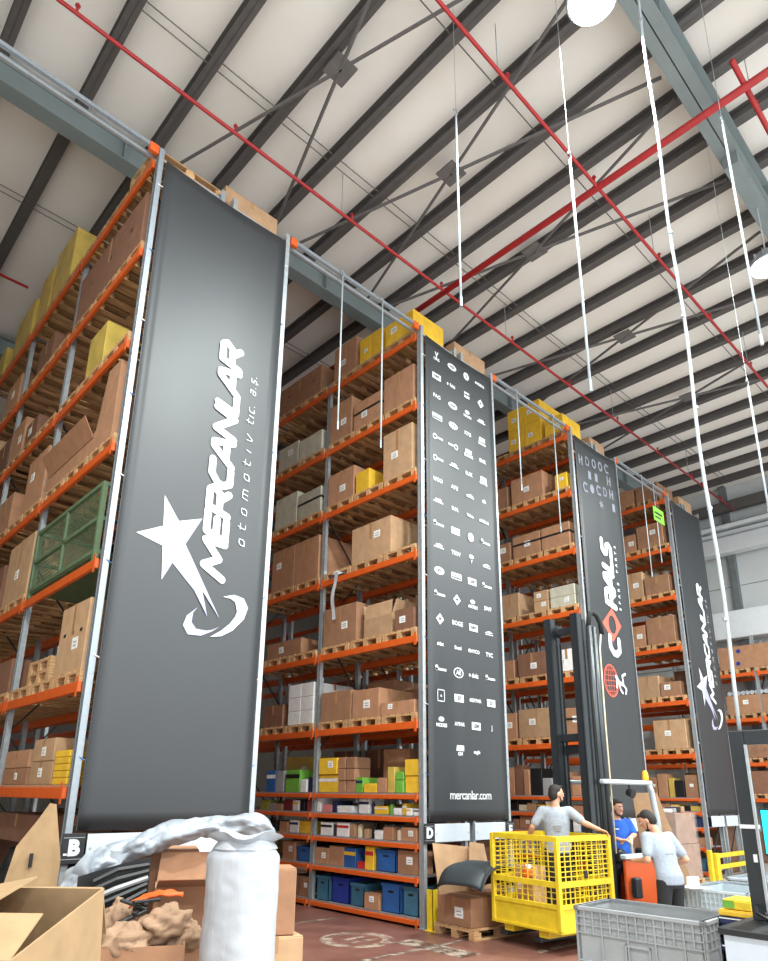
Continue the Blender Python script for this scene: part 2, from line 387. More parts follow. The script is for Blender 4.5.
DIAG = MB().bar((.05, 0, 0), (RD-.05, 0, 1.15), .03, .02).mesh('brace', 'mast')
HORZ = MB().bar((.05, 0, 0), (RD-.05, 0, 0), .03, .03).mesh('brace', 'galv')
DECK = MB().box(.0, RD, .06, BAY-.06, .03, .055).box(-.004, .0, .06, BAY-.06, .0, .055).mesh('shelf_deck', 'deck')
def rack(x0, bays, label, shelves=True, levels=LV, up=None, h=H_UP, y0=YF, endup=None):
    t = thing('pallet_rack', label, 'rack', (x0, y0, 0), group='orange and grey pallet racks')
    for i in range(bays+1):
        y = i*BAY
        for side in (0, 1):
            m = (endup if (endup and i == 0) else None) or up or UP
            o = link('upright', m, t, (side*RD, y, 0), (0, 0, math.pi if side else 0)); link('foot_plate', FOOT, t, (side*RD, y, 0), (0, 0, math.pi if side else 0))
        z = .25; k = 0
        while z+1.15 < h:
            o = link('brace', DIAG, t, (0 if k % 2 == 0 else RD, y, z), (0, 0, 0 if k % 2 == 0 else math.pi)); z += 1.2; k += 1
        for z in (.2, h-.15): link('brace', HORZ, t, (0, y, z))
    for b in range(bays):
        for z in levels:
            link('beam', BEAM, t, (-.052, b*BAY, z)); link('beam', BEAM, t, (RD+.002, b*BAY, z))
        if shelves:
            for z in SH:
                link('beam', BEAMS, t, (-.052, b*BAY, z)); link('beam', BEAMS, t, (RD+.002, b*BAY, z)); link('shelf_deck', DECK, t, (0, b*BAY, z))
    return t
RACKNAME = {'B': 'near star-banner rack', 'D': 'logo-grid banner rack', 'F': 'diamond-emblem banner rack', 'H': 'far star-banner rack',
            'C': 'hidden near star-banner rack', 'E': 'hidden logo-grid rack', 'G': 'hidden diamond-emblem rack', 'I': 'hidden far star-banner rack', 'W': 'end-wall rack'}
BAYS = {'B': 4, 'C': 4, 'D': 3, 'E': 3, 'F': 2, 'G': 2, 'H': 2, 'I': 2}
SB = SH
for k, x in XR.items():
    sh = k != 'B'
    rack(x, BAYS[k], 'tall orange and grey pallet rack, aisle side, %s' % {'B': 'behind the large near star banner', 'D': 'behind the banner with the logo grid', 'F': 'behind the diamond-emblem banner', 'H': 'behind the far star banner'}[k], sh, LV if sh else [1.87]+LV, endup=UPB if k == 'B' else None)
    k2 = {'B': 'C', 'D': 'E', 'F': 'G', 'H': 'I'}[k]
    rack(x+RW-RD, BAYS[k2], 'tall orange and grey pallet rack, hidden side, %s' % {'B': 'behind the large near star banner', 'D': 'behind the banner with the logo grid', 'F': 'behind the diamond-emblem banner', 'H': 'behind the far star banner'}[k], False, [1.87]+LV)
XR.update({k2: XR[k]+RW-RD for k, k2 in (('B', 'C'), ('D', 'E'), ('F', 'G'), ('H', 'I'))})
XR['W'] = 24.2
rack(24.2, 4, 'lower pallet rack along the white end wall at the right', False, [1.87, 2.98, 4.40, 5.90], UPS, 7.2, y0=2.1)

# ------------------------------------------------------------------ pallets
BW = .1
def pallet_parts(ext=1.12):
    tb = MB().box(0, ext, -.06, .06, .122, .144).mesh('deck_board', 'wood')
    cb = MB().box(-.05, .05, 0, .8, .1, .122).mesh('cross_board', 'wood')
    bb = MB().box(0, ext, -.05, .05, 0, .022).mesh('bottom_board', 'wood')
    bl = MB().box(-.07, .07, -.05, .05, .022, .1).mesh('block', 'wood')
    return tb, cb, bb, bl
TB, CB, BB, BL = pallet_parts()
def simple_pallet():
    d = MB()
    for y in (.06, .23, .4, .57, .74): d.box(0, 1.12, y-.06, y+.06, .122, .144)
    b = MB()
    for y in (.05, .4, .75):
        b.box(0, 1.12, y-.05, y+.05, 0, .022)
        for x in (.07, .56, 1.05): b.box(x-.07, x+.07, y-.05, y+.05, .022, .1)
    for x in (.05, .56, 1.07): b.box(x-.05, x+.05, 0, .8, .1, .122)
    return d.mesh('deck', 'wood'), b.mesh('base', 'wood')
SD, SBASE = simple_pallet()
def pallet(x, y, z, label, detail, group='wooden pallets', rz=0.0):
    t = thing('pallet', label, 'pallet', (x, y, z), rz, group=group)
    if detail:
        for yy in (.06, .23, .4, .57, .74): link('deck_board', TB, t, (0, yy, 0))
        for xx in (.05, .56, 1.07): link('cross_board', CB, t, (xx, 0, 0))
        for yy in (.05, .4, .75):
            link('bottom_board', BB, t, (0, yy, 0))
            for xx in (.07, .56, 1.05): link('block', BL, t, (xx, yy, 0))
    else:
        link('deck', SD, t); link('base', SBASE, t)
    return t

# ------------------------------------------------------------------ cartons
def carton(label, x0, x1, y0, y1, z0, z1, m='brown', tape=True, lab=None, group=None, cat='box', name='carton', holes=False, band=False, rz=0.0):
    hx, hy, h = (x1-x0)/2, (y1-y0)/2, z1-z0
    mb = MB().cbox(-hx, hx, -hy, hy, 0, h-.006, .008)
    mb.cbox(-hx+.004, -.004, -hy+.004, hy-.004, h-.008, h, .002); mb.cbox(.004, hx-.004, -hy+.004, hy-.004, h-.008, h, .002)
    o = obj(name, mb, m, None, ((x0+x1)/2, (y0+y1)/2, z0)); o.rotation_euler = (0, 0, rz)
    tag(o, label, cat, group)
    if tape:
        obj('tape', MB().box(-.03, .03, -hy-.002, hy+.002, h, h+.002).box(-.03, .03, -hy-.003, -hy, h-.12, h+.001), 'tape', o)
        if hy > .25: obj('tape', MB().box(-hx-.003, -hx, -.03, .03, h*.55, h), 'tape', o)
    if lab is None: lab = rnd.random() < .4
    if lab and hy > .12 and h > .12:
        s = min(.14, hy*.5, h*.4); cy = rnd.uniform(-hy*.5, hy*.4); cz = rnd.uniform(h*.4, h*.65)
        l = obj('shipping_label', MB().box(-hx-.004, -hx, cy-s*.6, cy+s*.6, cz-s/2, cz+s/2), 'paper', o); l['label'] = 'white shipping label'
        for q in range(2): obj('label_print', MB().box(-hx-.006, -hx-.004, cy-s*.4, cy+s*.3, cz-s*.25+q*s*.3, cz-s*.15+q*s*.3), 'grey', l)
    if holes:
        for i in range(3): obj('hand_hole', MB().box(-hx-.002, -hx+.001, -hy*.7+i*hy*.6, -hy*.7+i*hy*.6+.07, h*.55, h*.6), 'black', o)
    if band: obj('strap', MB().box(-hx-.004, hx+.004, -hy-.004, hy+.004, h*.55, h*.55+.05), 'black', o)
    return o
COLN = {'brown': 'brown', 'kraft': 'light kraft', 'darkbrown': 'dark brown', 'yellow': 'yellow', 'khaki': 'dull yellow wrapped', 'white': 'white', 'greywrap': 'pale grey wrapped',
        'green': 'green', 'blue': 'blue', 'teal': 'teal', 'royal': 'royal blue', 'navy': 'navy', 'red': 'red', 'maroon': 'maroon', 'pink': 'pink', 'cream': 'cream', 'olive': 'olive', 'grey': 'grey', 'black': 'black', 'wrap': 'stretch-wrapped brown'}
SLOTW = .86
def slot_y(i): return YF+.08+(i//3)*BAY+(i % 3)*SLOTW-(0 if i % 3 == 0 else 0)
PLACE_WORD = {0: 'right', 1: 'left'}
def load(rk, lev, y0, y1, h, m, depth=1.06, z_extra=.144, holes=False, band=False, lab=None, nx=1, ny=1, nz=1, note=''):
    x0 = XR[rk]-.02; z0 = LV[lev]+.06+z_extra; dy = (y1-y0)/ny; dz = h/nz
    k = int(round(((y0+y1)/2-YF-.5)/.9))+1
    for i in range(ny):
        for j in range(nz):
            pos = ''
            if ny > 1: pos += ['nearer', 'farther', 'farthest'][min(i, 2)]+' '
            if nz > 1: pos += ['bottom', 'upper', 'top', 'topmost'][min(j, 3)]+' '
            lb = '%s%s carton, pallet %s from banner, %s level, %s' % (pos, COLN[m], ORD_N[k], ORD[lev+1], RACKNAME[rk])
            carton(lb, x0+.01, x0+depth, y0+i*dy+.006, y0+(i+1)*dy-.006, z0+j*dz, z0+(j+1)*dz-.004, m, tape=m in ('brown', 'kraft', 'darkbrown', 'white'), holes=holes, band=band, lab=lab, group='cartons stored in the racks')
ORD_N = {i: w_ for i, w_ in enumerate(['zero', 'one', 'two', 'three', 'four', 'five', 'six', 'seven', 'eight', 'nine', 'ten', 'eleven', 'twelve', 'thirteen', 'fourteen'])}
SPEC = {
 'B': {5: [(10.95, 11.95, 1.2, 'khaki'), (12.1, 12.8, 1.1, 'khaki'), (13.1, 14.3, .95, 'khaki'), (15.0, 15.5, .8, 'khaki')],
       4: [(7.68, 10.1, .95, 'darkbrown', dict(holes=True)), (11.2, 12.0, .6, 'darkbrown'), (13.1, 14.0, .7, 'brown')],
       3: [(8.5, 9.15, .72, 'khaki'), (12.1, 12.85, .75, 'brown', dict(lab=True)), (11.3, 11.95, .45, 'darkbrown')],
       2: [(10.35, 11.3, .95, 'brown'), (12.0, 12.8, .7, 'brown')],
       1: [(10.3, 11.5, 1.0, 'kraft', dict(lab=True)), (11.7, 12.7, .8, 'darkbrown')],
       0: [(7.62, 8.5, .84, 'kraft', dict(holes=True)), (10.35, 11.9, .5, 'darkbrown')]},
 'D': {0: [(10.3, 11.12, .8, 'white', dict(ny=2, nz=3)), (9.2, 10.08, .54, 'brown', dict(lab=False)), (8.46, 9.17, .5, 'brown', dict(lab=True)), (7.62, 8.44, .22, 'brown', dict(lab=True)), (11.3, 12.0, .45, 'darkbrown')],
       1: [(10.78, 12.0, .34, 'brown', dict(lab=True)), (9.1, 10.08, .76, 'brown', dict(lab=True)), (7.62, 8.1, .38, 'darkbrown')],
       2: [(10.32, 12.0, .95, 'brown', dict(ny=2)), (8.2, 9.3, .74, 'kraft')],
       3: [(11.18, 12.0, .76, 'greywrap'), (10.33, 11.14, .6, 'greywrap', dict(band=True)), (9.28, 10.1, .7, 'brown', dict(lab=True)), (8.82, 9.22, .46, 'yellow'), (7.66, 8.44, .98, 'kraft', dict(lab=True))],
       4: [(11.24, 12.0, .6, 'greywrap'), (10.38, 11.2, .52, 'greywrap'), (9.4, 10.12, .9, 'brown'), (8.5, 9.34, .62, 'brown', dict(band=True)), (7.62, 8.44, .78, 'brown')],
       5: [(10.5, 12.1, .72, 'brown', dict(holes=True)), (9.3, 10.05, .82, 'brown'), (8.5, 9.2, .6, 'yellow', dict(ny=2)), (7.62, 8.42, .52, 'yellow', dict(nz=1, depth=.9))]},
 'F': {5: [(8.25, 9.25, 1.2, 'yellow', dict(ny=2, nz=2)), (7.62, 8.15, .5, 'yellow', dict(depth=.85))],
       4: [(8.3, 9.25, .7, 'brown', dict(lab=True)), (9.36, 10.0, .6, 'brown'), (7.62, 7.96, .4, 'yellow')],
       3: [(8.47, 9.28, .58, 'brown', dict(band=True, lab=True)), (7.66, 8.44, .58, 'brown', dict(band=True)), (9.35, 10.05, .5, 'brown')],
       2: [(9.18, 9.7, .6, 'kraft'), (7.64, 8.3, .5, 'greywrap', dict(nz=2)), (8.34, 8.75, .5, 'kraft', dict(nz=2, lab=True))],
       1: [(8.5, 9.3, .55, 'darkbrown', dict(lab=True)), (7.64, 8.3, .5, 'white'), (9.4, 10.05, .45, 'brown')],
       0: [(8.35, 9.35, .66, 'kraft'), (7.64, 8.25, .6, 'brown', dict(band=True)), (9.4, 10.0, .6, 'brown')]},
 'H': {5: [(7.7, 8.4, .5, 'brown'), (8.45, 9.0, .5, 'brown')],
       4: [(7.7, 8.5, .72, 'brown', dict(lab=True)), (8.54, 9.1, .55, 'brown')],
       3: [(7.68, 8.42, .55, 'brown'), (8.46, 9.1, .78, 'kraft')],
       2: [(7.68, 8.5, .78, 'brown'), (8.54, 9.1, .62, 'brown', dict(lab=True))],
       1: [(7.7, 8.28, .4, 'brown', dict(lab=True)), (8.3, 8.95, .62, 'kraft')],
       0: [(7.7, 8.6, .78, 'kraft', dict(lab=True))]},
}
for rk, levs in SPEC.items():
    for lev, items in levs.items():
        for it in items:
            load(rk, lev, *it[:4], **(it[4] if len(it) > 4 else {}))
def random_load(rk, lev, i):
    y = slot_y(i); r = rnd.random()
    if r < .18: return
    m = rnd.choice(['brown', 'brown', 'darkbrown', 'kraft', 'brown', 'darkbrown', 'greywrap'])
    hh = rnd.uniform(.4, 1.0)
    load(rk, lev, y+.01, y+.79, hh, m, nz=rnd.choice([1, 1, 2]), lab=False)
NS = {'B': 9, 'D': 6, 'F': 4, 'H': 2, 'C': 6, 'E': 5, 'G': 3, 'I': 2}
for rk, n in NS.items():
    for lev in range(6):
        for i in range(n):
            if rk == 'B' and lev == 1 and i < 3: continue
            pallet(XR[rk]-.035, slot_y(i), LV[lev]+.06, '%s wooden pallet from banner end, %s level, %s' % (ORD[i+1], ORD[lev+1], RACKNAME[rk]), rk in 'BD' and i < 6, 'wooden pallets in the racks')
            if rk not in SPEC and not (lev == 5 and i == 0): random_load(rk, lev, i)
            elif rk == 'B' and i >= 6 and lev < 4: random_load(rk, lev, i)
for rk in ('C', 'E', 'G', 'I'):  # dark cartons added to block the view and darken the depth behind
    for i in range(NS[rk]):
        y = slot_y(i)
        carton('added view-blocking dark carton on the floor, place %s from banner, %s' % (ORD_N[i+1], RACKNAME[rk]), XR[rk]+.06, XR[rk]+1.0, y+.02, y+.8, 0, rnd.uniform(1.2, 1.7), 'darkbrown', lab=False, group='added cartons on the floor of the hidden racks')
        if rnd.random() < .8: carton('added view-blocking carton on the lowest beam, place %s from banner, %s' % (ORD_N[i+1], RACKNAME[rk]), XR[rk]-.02, XR[rk]+1.0, y+.02, y+.8, 1.932, 1.932+rnd.uniform(.4, .85), rnd.choice(['brown', 'darkbrown', 'darkbrown', 'khaki']), lab=False, group='added cartons on the lowest beams of the hidden racks')
# kraft boxes on the hidden halves, showing above the banners
for rk, x0, x1, h, lb in (('C', 3.76, 4.72, .33, 'flat kraft carton peeking above the top edge of the near star banner'), ('E', 9.14, 10.14, .36, 'kraft carton above the logo-grid banner, right of the yellow cartons'), ('G', 14.46, 15.2, .3, 'small kraft carton above the diamond-emblem banner'), ('I', 19.78, 20.7, .36, 'kraft carton peeking above the far star banner')):
    carton(lb, x0, x1, 7.58, 8.2, 10.536, 10.536+h, 'kraft', lab=False, group='cartons above the banners')
# stacks of empty pallets on the near rack
for j in range(1): pallet(XR['B']-.035, slot_y(0), LV[5]+.06+.145*(j+1), 'upper empty pallet stacked atop the near star-banner rack', True)
for j in range(2): pallet(XR['B']-.035, slot_y(1)+.2, LV[0]+.06+.145*(j+1), '%s empty pallet beside the kraft carton, first level, near star rack' % ['lower', 'upper'][j], True)

# ------------------------------------------------------------------ items on the lower shelves
def crate_small(label, x0, y0, y1, z0, h, m, depth=.5):
    t = thing('storage_crate', label, 'crate', (x0, y0, z0), group='plastic crates on the low shelves')
    w_ = y1-y0; tk = .012
    obj('floor_panel', MB().box(0, depth, 0, w_, 0, tk), m, t)
    for (a, b, c_, d) in ((0, tk, 0, w_), (depth-tk, depth, 0, w_), (0, depth, 0, tk), (0, depth, w_-tk, w_)): obj('wall_panel', MB().box(a, b, c_, d, 0, h), m, t)
    obj('rim', MB().box(-.012, .0, -.006, w_+.006, h-.05, h).box(-.012, depth+.012, -.012, 0, h-.05, h).box(-.012, depth+.012, w_, w_+.012, h-.05, h), m, t)
    obj('handle_slot', MB().box(-.003, .0, w_*.35, w_*.65, h*.68, h*.76), 'black', t)
    return t
def can(label, x, y, z, r, h, m, group):
    o = obj('canister', MB().lathe([(r*.9,0),(r,.01),(r,h*.85),(r*.92,h*.9),(r*.5,h*.93),(r*.5,h)], n=12), m, None, (x, y, z), smooth=False); tag(o, label, 'canister', group)
    obj('cap', MB().cyl((0,0,h), (0,0,h+.02), r*.45, n=10), 'black', o); return o
SHELF_WORD = ['floor-level', 'knee-high', 'waist-high', 'chest-high', 'head-high']
MAPC = {'yellow_tan': 'khaki', 'greywhite': 'white', 'yelblue': 'yellow', 'lime': 'green', 'brownback': 'darkbrown', 'tan': 'kraft', 'redbrown': 'maroon', 'dark': 'black', 'bluewhite': 'white', 'bluecrate': 'blue'}
DSH = {
 4: [('yellow', 7.57, 7.88, .26), ('lime', 7.9, 8.09, .2), ('khaki_', 8.11, 8.28, .41), ('brown', 8.3, 8.52, .24), ('yellow', 8.54, 8.86, .15), ('green', 8.89, 9.07, .25), ('brown', 9.09, 9.33, .2), ('brown', 9.35, 9.55, .2), ('yellow', 9.57, 10.12, .3),
     ('navy', 10.27, 10.44, .27), ('greywhite', 10.46, 10.66, .23), ('green', 10.68, 11.13, .41), ('grey', 11.21, 11.48, .4), ('blue', 11.5, 11.81, .41)],
 3: [('white', 7.56, 7.7, .1), ('white', 7.72, 7.84, .11), ('yellow', 7.86, 7.96, .18), ('white', 7.98, 8.14, .11), ('green', 8.16, 8.26, .17), ('yellow', 8.28, 8.61, .13), ('navy', 8.63, 8.71, .18), ('bluewhite', 8.73, 8.99, .24), ('white', 9.15, 9.55, .12), ('navy', 9.57, 9.7, .2), ('pink', 9.72, 9.98, .13), ('white', 10.02, 10.13, .24),
     ('maroon', 10.33, 10.5, .22), ('dark', 10.52, 10.67, .2), ('white', 10.68, 10.87, .19), ('redbrown', 10.91, 11.17, .21), ('tan', 11.21, 11.4, .12), ('grey', 11.44, 11.64, .13), ('olive', 11.68, 11.97, .18)],
 2: [('brown', 7.6, 7.95, .21), ('cream', 7.98, 8.13, .18), ('brown', 8.14, 8.37, .2), ('white', 8.38, 8.58, .14), ('dark', 8.6, 8.71, .2), ('tan', 8.72, 8.83, .15), ('cream', 8.95, 9.06, .22), ('tan', 9.07, 9.21, .22), ('white', 9.22, 9.55, .23), ('dark', 9.57, 9.63, .19), ('white', 9.66, 9.99, .22),
     ('yellow', 10.3, 10.65, .22), ('white', 10.67, 10.95, .23), ('brown', 10.98, 11.25, .19), ('black', 11.33, 11.72, .19)],
 1: [('brown', 7.6, 8.05, .35), ('bluecrate', 8.08, 8.55, .33), ('yellow', 8.58, 8.79, .36), ('red', 8.8, 9.0, .11), ('blue', 9.03, 9.33, .31), ('brown', 9.34, 9.73, .32), ('brown', 9.75, 10.13, .27), ('bluecrate', 10.3, 10.71, .25), ('brown', 10.74, 11.13, .33)],
 0: [('tealcrate', 7.6, 7.96, .41), ('bluecrate', 7.98, 8.41, .42), ('brown', 8.43, 8.79, .24), ('tealcrate', 8.82, 9.18, .35), ('royalcrate', 9.2, 9.67, .4), ('tealcrate', 9.71, 10.06, .39), ('brown', 10.28, 10.59, .33), ('brown', 10.62, 10.93, .33)]}
def shelf_items(rk, table):
    for s_, items in table.items():
        z = SH[s_]+.056
        for i, (c, y0, y1, h) in enumerate(items):
            c = c.rstrip('_'); x = XR[rk]+rnd.uniform(.01, .05)
            where = '%s from banner end, %s shelf, %s' % (ORD[i+1], SHELF_WORD[s_], RACKNAME[rk])
            if c.endswith('crate'): crate_small('%s plastic crate, %s' % (COLN[c[:-5]], where), x+.02, y0+.015, y1-.015, z, h, c[:-5]); continue
            m = MAPC.get(c, c)
            if rnd.random() < .22 and y1-y0 < .2 and s_ in (2, 3):
                r = (y1-y0)/2-.005; can('%s canister, %s' % (COLN[m], where), x+r+.02, (y0+y1)/2, z, r, h, m, 'small goods on the low shelves'); continue
            o = carton('small %s carton, %s' % (COLN[m], where), x, x+rnd.uniform(.3, .6), y0, y1-.008, z, z+h, m, tape=False, lab=(c == 'brown' and i % 2 == 0), group='small goods on the low shelves', name='parts_box')
            if c in ('yellow', 'green', 'white', 'blue', 'bluewhite'):
                hy, hx = (y1-y0-.008)/2, 0
                bx0 = min(v[0] for v in [tuple(q.co) for q in o.data.vertices])
                obj('printed_band', MB().box(bx0-.003, bx0, -hy*.98, hy*.98, h*.62, h*.8), rnd.choice(['navy', 'white', 'red', 'black', 'yellow']), o)
shelf_items('D', DSH)
for s_ in (1, 2, 3):
    y = YF+.12; i = 0
    while y < 12.1:
        wd = rnd.uniform(.14, .4)
        if YF+BAY-.08 < y+wd and y < YF+BAY+.08: y = YF+BAY+.1; continue
        h = rnd.uniform(.12, (.3, .36, .26, .2)[s_]); m = rnd.choice(['darkbrown', 'brown', 'black', 'grey', 'white', 'navy', 'brown', 'khaki']); i += 1
        carton('back-row %s carton, %s from banner end, %s shelf, logo-grid rack' % (COLN[m], ORD[i] if i < len(ORD) else 'last', SHELF_WORD[s_]), XR['D']+.68, XR['D']+.98, y, y+wd-.01, SH[s_]+.056, SH[s_]+.056+h, m, tape=False, lab=False, group='back-row goods on the low shelves', name='parts_box')
        y += wd+rnd.uniform(.0, .06)
def rand_shelf(rk, y_end):
    tb = {}
    for s_ in range(5):
        y = YF+.1; L_ = []
        while y < y_end:
            wd = rnd.uniform(.12, .35) if s_ > 1 else rnd.uniform(.3, .5)
            if y < YF+BAY < y+wd+.1 or (y > YF+BAY-.08 and y < YF+BAY+.08): y = YF+BAY+.1; continue
            hmax = [.45, .36, .28, .24, .7][s_]
            L_.append((rnd.choice(['brown', 'kraft', 'yellow', 'white', 'khaki', 'grey', 'darkbrown', 'brown', 'navy', 'brown', 'cream', 'black']) if s_ > 0 else rnd.choice(['brown', 'tealcrate', 'bluecrate', 'kraft']), y, y+wd, rnd.uniform(hmax*.5, hmax)))
            y += wd+.02
        tb[s_] = L_
    return tb
shelf_items('F', rand_shelf('F', 9.9)); shelf_items('H', rand_shelf('H', 9.0))
# second row of goods stacked on the head-high shelf of the logo-grid rack
zt = SH[4]+.056
for (lb, x0, x1, y0, y1, z0, z1, m) in (
  ('upper yellow carton stacked nearest the banner post, head-high shelf, logo-grid rack', 0.02, .5, 7.57, 7.87, .265, .52, 'yellow'),
  ('upper yellow carton with dark band beside the grey upright, logo-grid rack', 0.02, .5, 9.58, 10.1, .31, .6, 'yellow'),
  ('middle brown carton of the right column, head-high shelf, logo-grid rack', 0.02, .4, 9.1, 9.32, .205, .4, 'brown'),
  ('top brown carton of the right column, head-high shelf, logo-grid rack', 0.02, .4, 9.1, 9.32, .405, .6, 'brown'),
  ('middle brown carton of the left column, head-high shelf, logo-grid rack', 0.02, .4, 9.35, 9.54, .205, .4, 'brown'),
  ('top brown carton of the left column, head-high shelf, logo-grid rack', 0.02, .4, 9.35, 9.54, .405, .6, 'brown'),
  ('large dark brown carton at the back of the head-high shelf, logo-grid rack', .62, 1.0, 8.34, 9.0, .0, .75, 'brown'),
  ('big dull yellow carton behind the blue tins, head-high shelf, logo-grid rack', .64, 1.0, 11.0, 12.0, .0, .7, 'khaki'),
  ('upper lime green carton beside the yellow cartons, logo-grid rack', .02, .4, 7.9, 8.08, .205, .33, 'green')):
    carton(lb, XR['D']+x0, XR['D']+x1, y0, y1, zt+z0, zt+z1, m, tape=False, group='small goods on the low shelves', name='parts_box')
# near rack, lowest beam level: wooden shelf with cartons
struct_b = obj('chipboard_shelf', MB().box(0, 1.05, .06, 2*BAY-.06, 0, .025), 'kraft', None, (XR['B'], YF, 1.931)); tag(struct_b, 'chipboard shelf board on the lowest beam of the near star-banner rack', 'shelf')
zb = 1.957
for (lb, y0, y1, z0, z1, m) in (('lower light kraft carton left of the yellow stack, near star-banner rack', 8.2, 8.95, 0, .26, 'kraft'), ('upper light kraft carton left of the yellow stack, near star-banner rack', 8.22, 8.93, .264, .52, 'kraft'),
   ('lower pinkish brown carton at the left edge, near star-banner rack', 9.05, 10.05, 0, .2, 'brown'), ('upper pinkish brown carton at the left edge, near star-banner rack', 9.08, 10.02, .204, .42, 'brown')):
    carton(lb, XR['B']+.03, XR['B']+.6, y0, y1, zb+z0, zb+z1, m, group='cartons on the near low shelf')
for j in range(5):
    carton('%s flat yellow carton in the stack beside the near rack post' % ORD[j+1], XR['B']+.02, XR['B']+.42, 7.68, 8.12, zb+j*.073, zb+j*.073+.07, 'yellow', tape=False, lab=False, group='flat yellow cartons stacked near the post')
# green mesh stillage
t = thing('mesh_stillage', 'green steel mesh stillage on the second level, near star-banner rack', 'stillage', (XR['B']-.02, 7.72, LV[1]+.06))
for (x, y) in ((0, 0), (1.0, 0), (0, 2.36), (1.0, 2.36)): obj('post', MB().box(x, x+.06, y, y+.06, 0, 1.05), 'cagegreen', t)
for z in (.12, .55, 1.0):
    obj('rail', MB().box(0, .05, .06, 2.36, z, z+.05), 'cagegreen', t); obj('rail', MB().box(1.01, 1.06, .06, 2.36, z, z+.05), 'cagegreen', t)
    for y in (0, 2.37): obj('rail', MB().box(.06, 1.0, y, y+.05, z, z+.05), 'cagegreen', t)
obj('rail', MB().box(0, .04, 1.19, 1.23, .17, 1.0), 'cagegreen', t)
obj('floor_plate', MB().box(.02, 1.04, .02, 2.4, .1, .13), 'cagegreen', t)
mm = MB()
for i in range(47): y = .06+i*.05; mm.box(.02, .024, y, y+.004, .15, 1.0)
for i in range(17): z = .17+i*.05; mm.box(.02, .024, .06, 2.36, z, z+.004)
o = obj('wire_mesh', mm, 'cagegreen', t); o['kind'] = 'stuff'
mm = MB()
mm.grid(lambda u, v: (.12+u*.8, .15+v*2.1, .15+.42*(math.sin(u*3.1)**.5 if 0 < u < 1 else 0)*(.6+.4*noise.noise(Vector((u*4, v*7, 2))))), 10, 24)
o = obj('packed_parts', mm, 'paperbag', None, (XR['B']-.02, 7.72, LV[1]+.06), smooth=True); tag(o, 'tan wrapped parts heaped inside the green mesh stillage', 'parts')
# open cut cartons on the third level of the near rack
def cut_carton(label, x, y0, y1, z, hi, lo, m, depth=1.05, rev=False):
    t = thing('open_carton', label, 'box', (x, y0, z)); L_ = y1-y0; k = .012
    prof = [(0, hi), (.16*L_, hi), (.24*L_, lo), (.9*L_, lo*.8), (L_, lo)]
    if rev: prof = [(L_-a, b) for a, b in prof][::-1]
    for xx in (0, depth-k):
        pts = [(0, 0)]+prof+[(L_, 0)]; n = len(pts)
        V = [(xx, a, b) for a, b in pts]+[(xx+k, a, b) for a, b in pts]
        obj('side_panel', MB().add(V, [tuple(range(n))[::-1], tuple(range(n, 2*n))]+[(i, (i+1) % n, n+(i+1) % n, n+i) for i in range(n)]), m, t)
    h0, h1 = (hi, lo) if not rev else (lo, hi)
    obj('end_panel', MB().box(k, depth-k, 0, k, 0, h0), m, t); obj('end_panel', MB().box(k, depth-k, L_-k, L_, 0, h1), m, t); obj('base_panel', MB().box(k, depth-k, k, L_-k, 0, k), m, t)
    f = obj('folded_flap', MB().box(-.01, .0, .26*L_, .95*L_, 0, .3), m, t, (0, 0, lo*.75), rot=(0, math.radians(-28), 0))
    return t
cut_carton('large brown carton cut open with a tall end, third level, near star-banner rack', XR['B']-.03, 7.68, 10.08, LV[2]+.205, 1.1, .3, 'brown')
# black bags under the near rack
def blob(fn, nu=20, nv=14):
    return MB().grid(fn, nu, nv)
def sack(name, label, cat, c, r, m, seed, amp=.25):
    def fn(u, v):
        a = 2*math.pi*u; b = math.pi*(v-.5)
        d = Vector((math.cos(b)*math.cos(a), math.cos(b)*math.sin(a), math.sin(b))); k = 1+amp*noise.noise(d*2.2+Vector((seed, 0, 0)))+amp*.4*noise.noise(d*6+Vector((0, seed, 0)))-amp*.35*abs(noise.noise(d*9+Vector((0, 0, seed))))
        return (d.x*r[0]*k, d.y*r[1]*k, max(-r[2]*.8, d.z*r[2]*k)+r[2]*.8)
    o = obj(name, MB().grid(fn, 44, 30), m, None, c, smooth=True); return tag(o, label, cat)
sack('rubbish_bag', 'black plastic bag under the near rack at the left edge', 'bag', (3.0, 9.5, .02), (.42, .5, .68), 'black', 3.0)
sack('rubbish_bag', 'smaller black plastic bag behind the leaning kraft sheet', 'bag', (3.1, 8.55, .02), (.38, .3, .66), 'black', 8.0)
carton('added dark brown carton filling the shade under the near rack', 2.75, 3.6, 10.4, 11.5, .0, 1.3, 'darkbrown', lab=False)  # added to darken the open void under the rack
carton('wide flat brown carton lying over the black bags under the near rack', 2.72, 3.6, 8.55, 10.08, 1.3, 1.62, 'darkbrown', lab=False)
sack('rubbish_bag', 'large black plastic bag in the shade behind the near letter B post', 'bag', (3.2, 7.88, .02), (.4, .22, .5), 'black', 15.0)

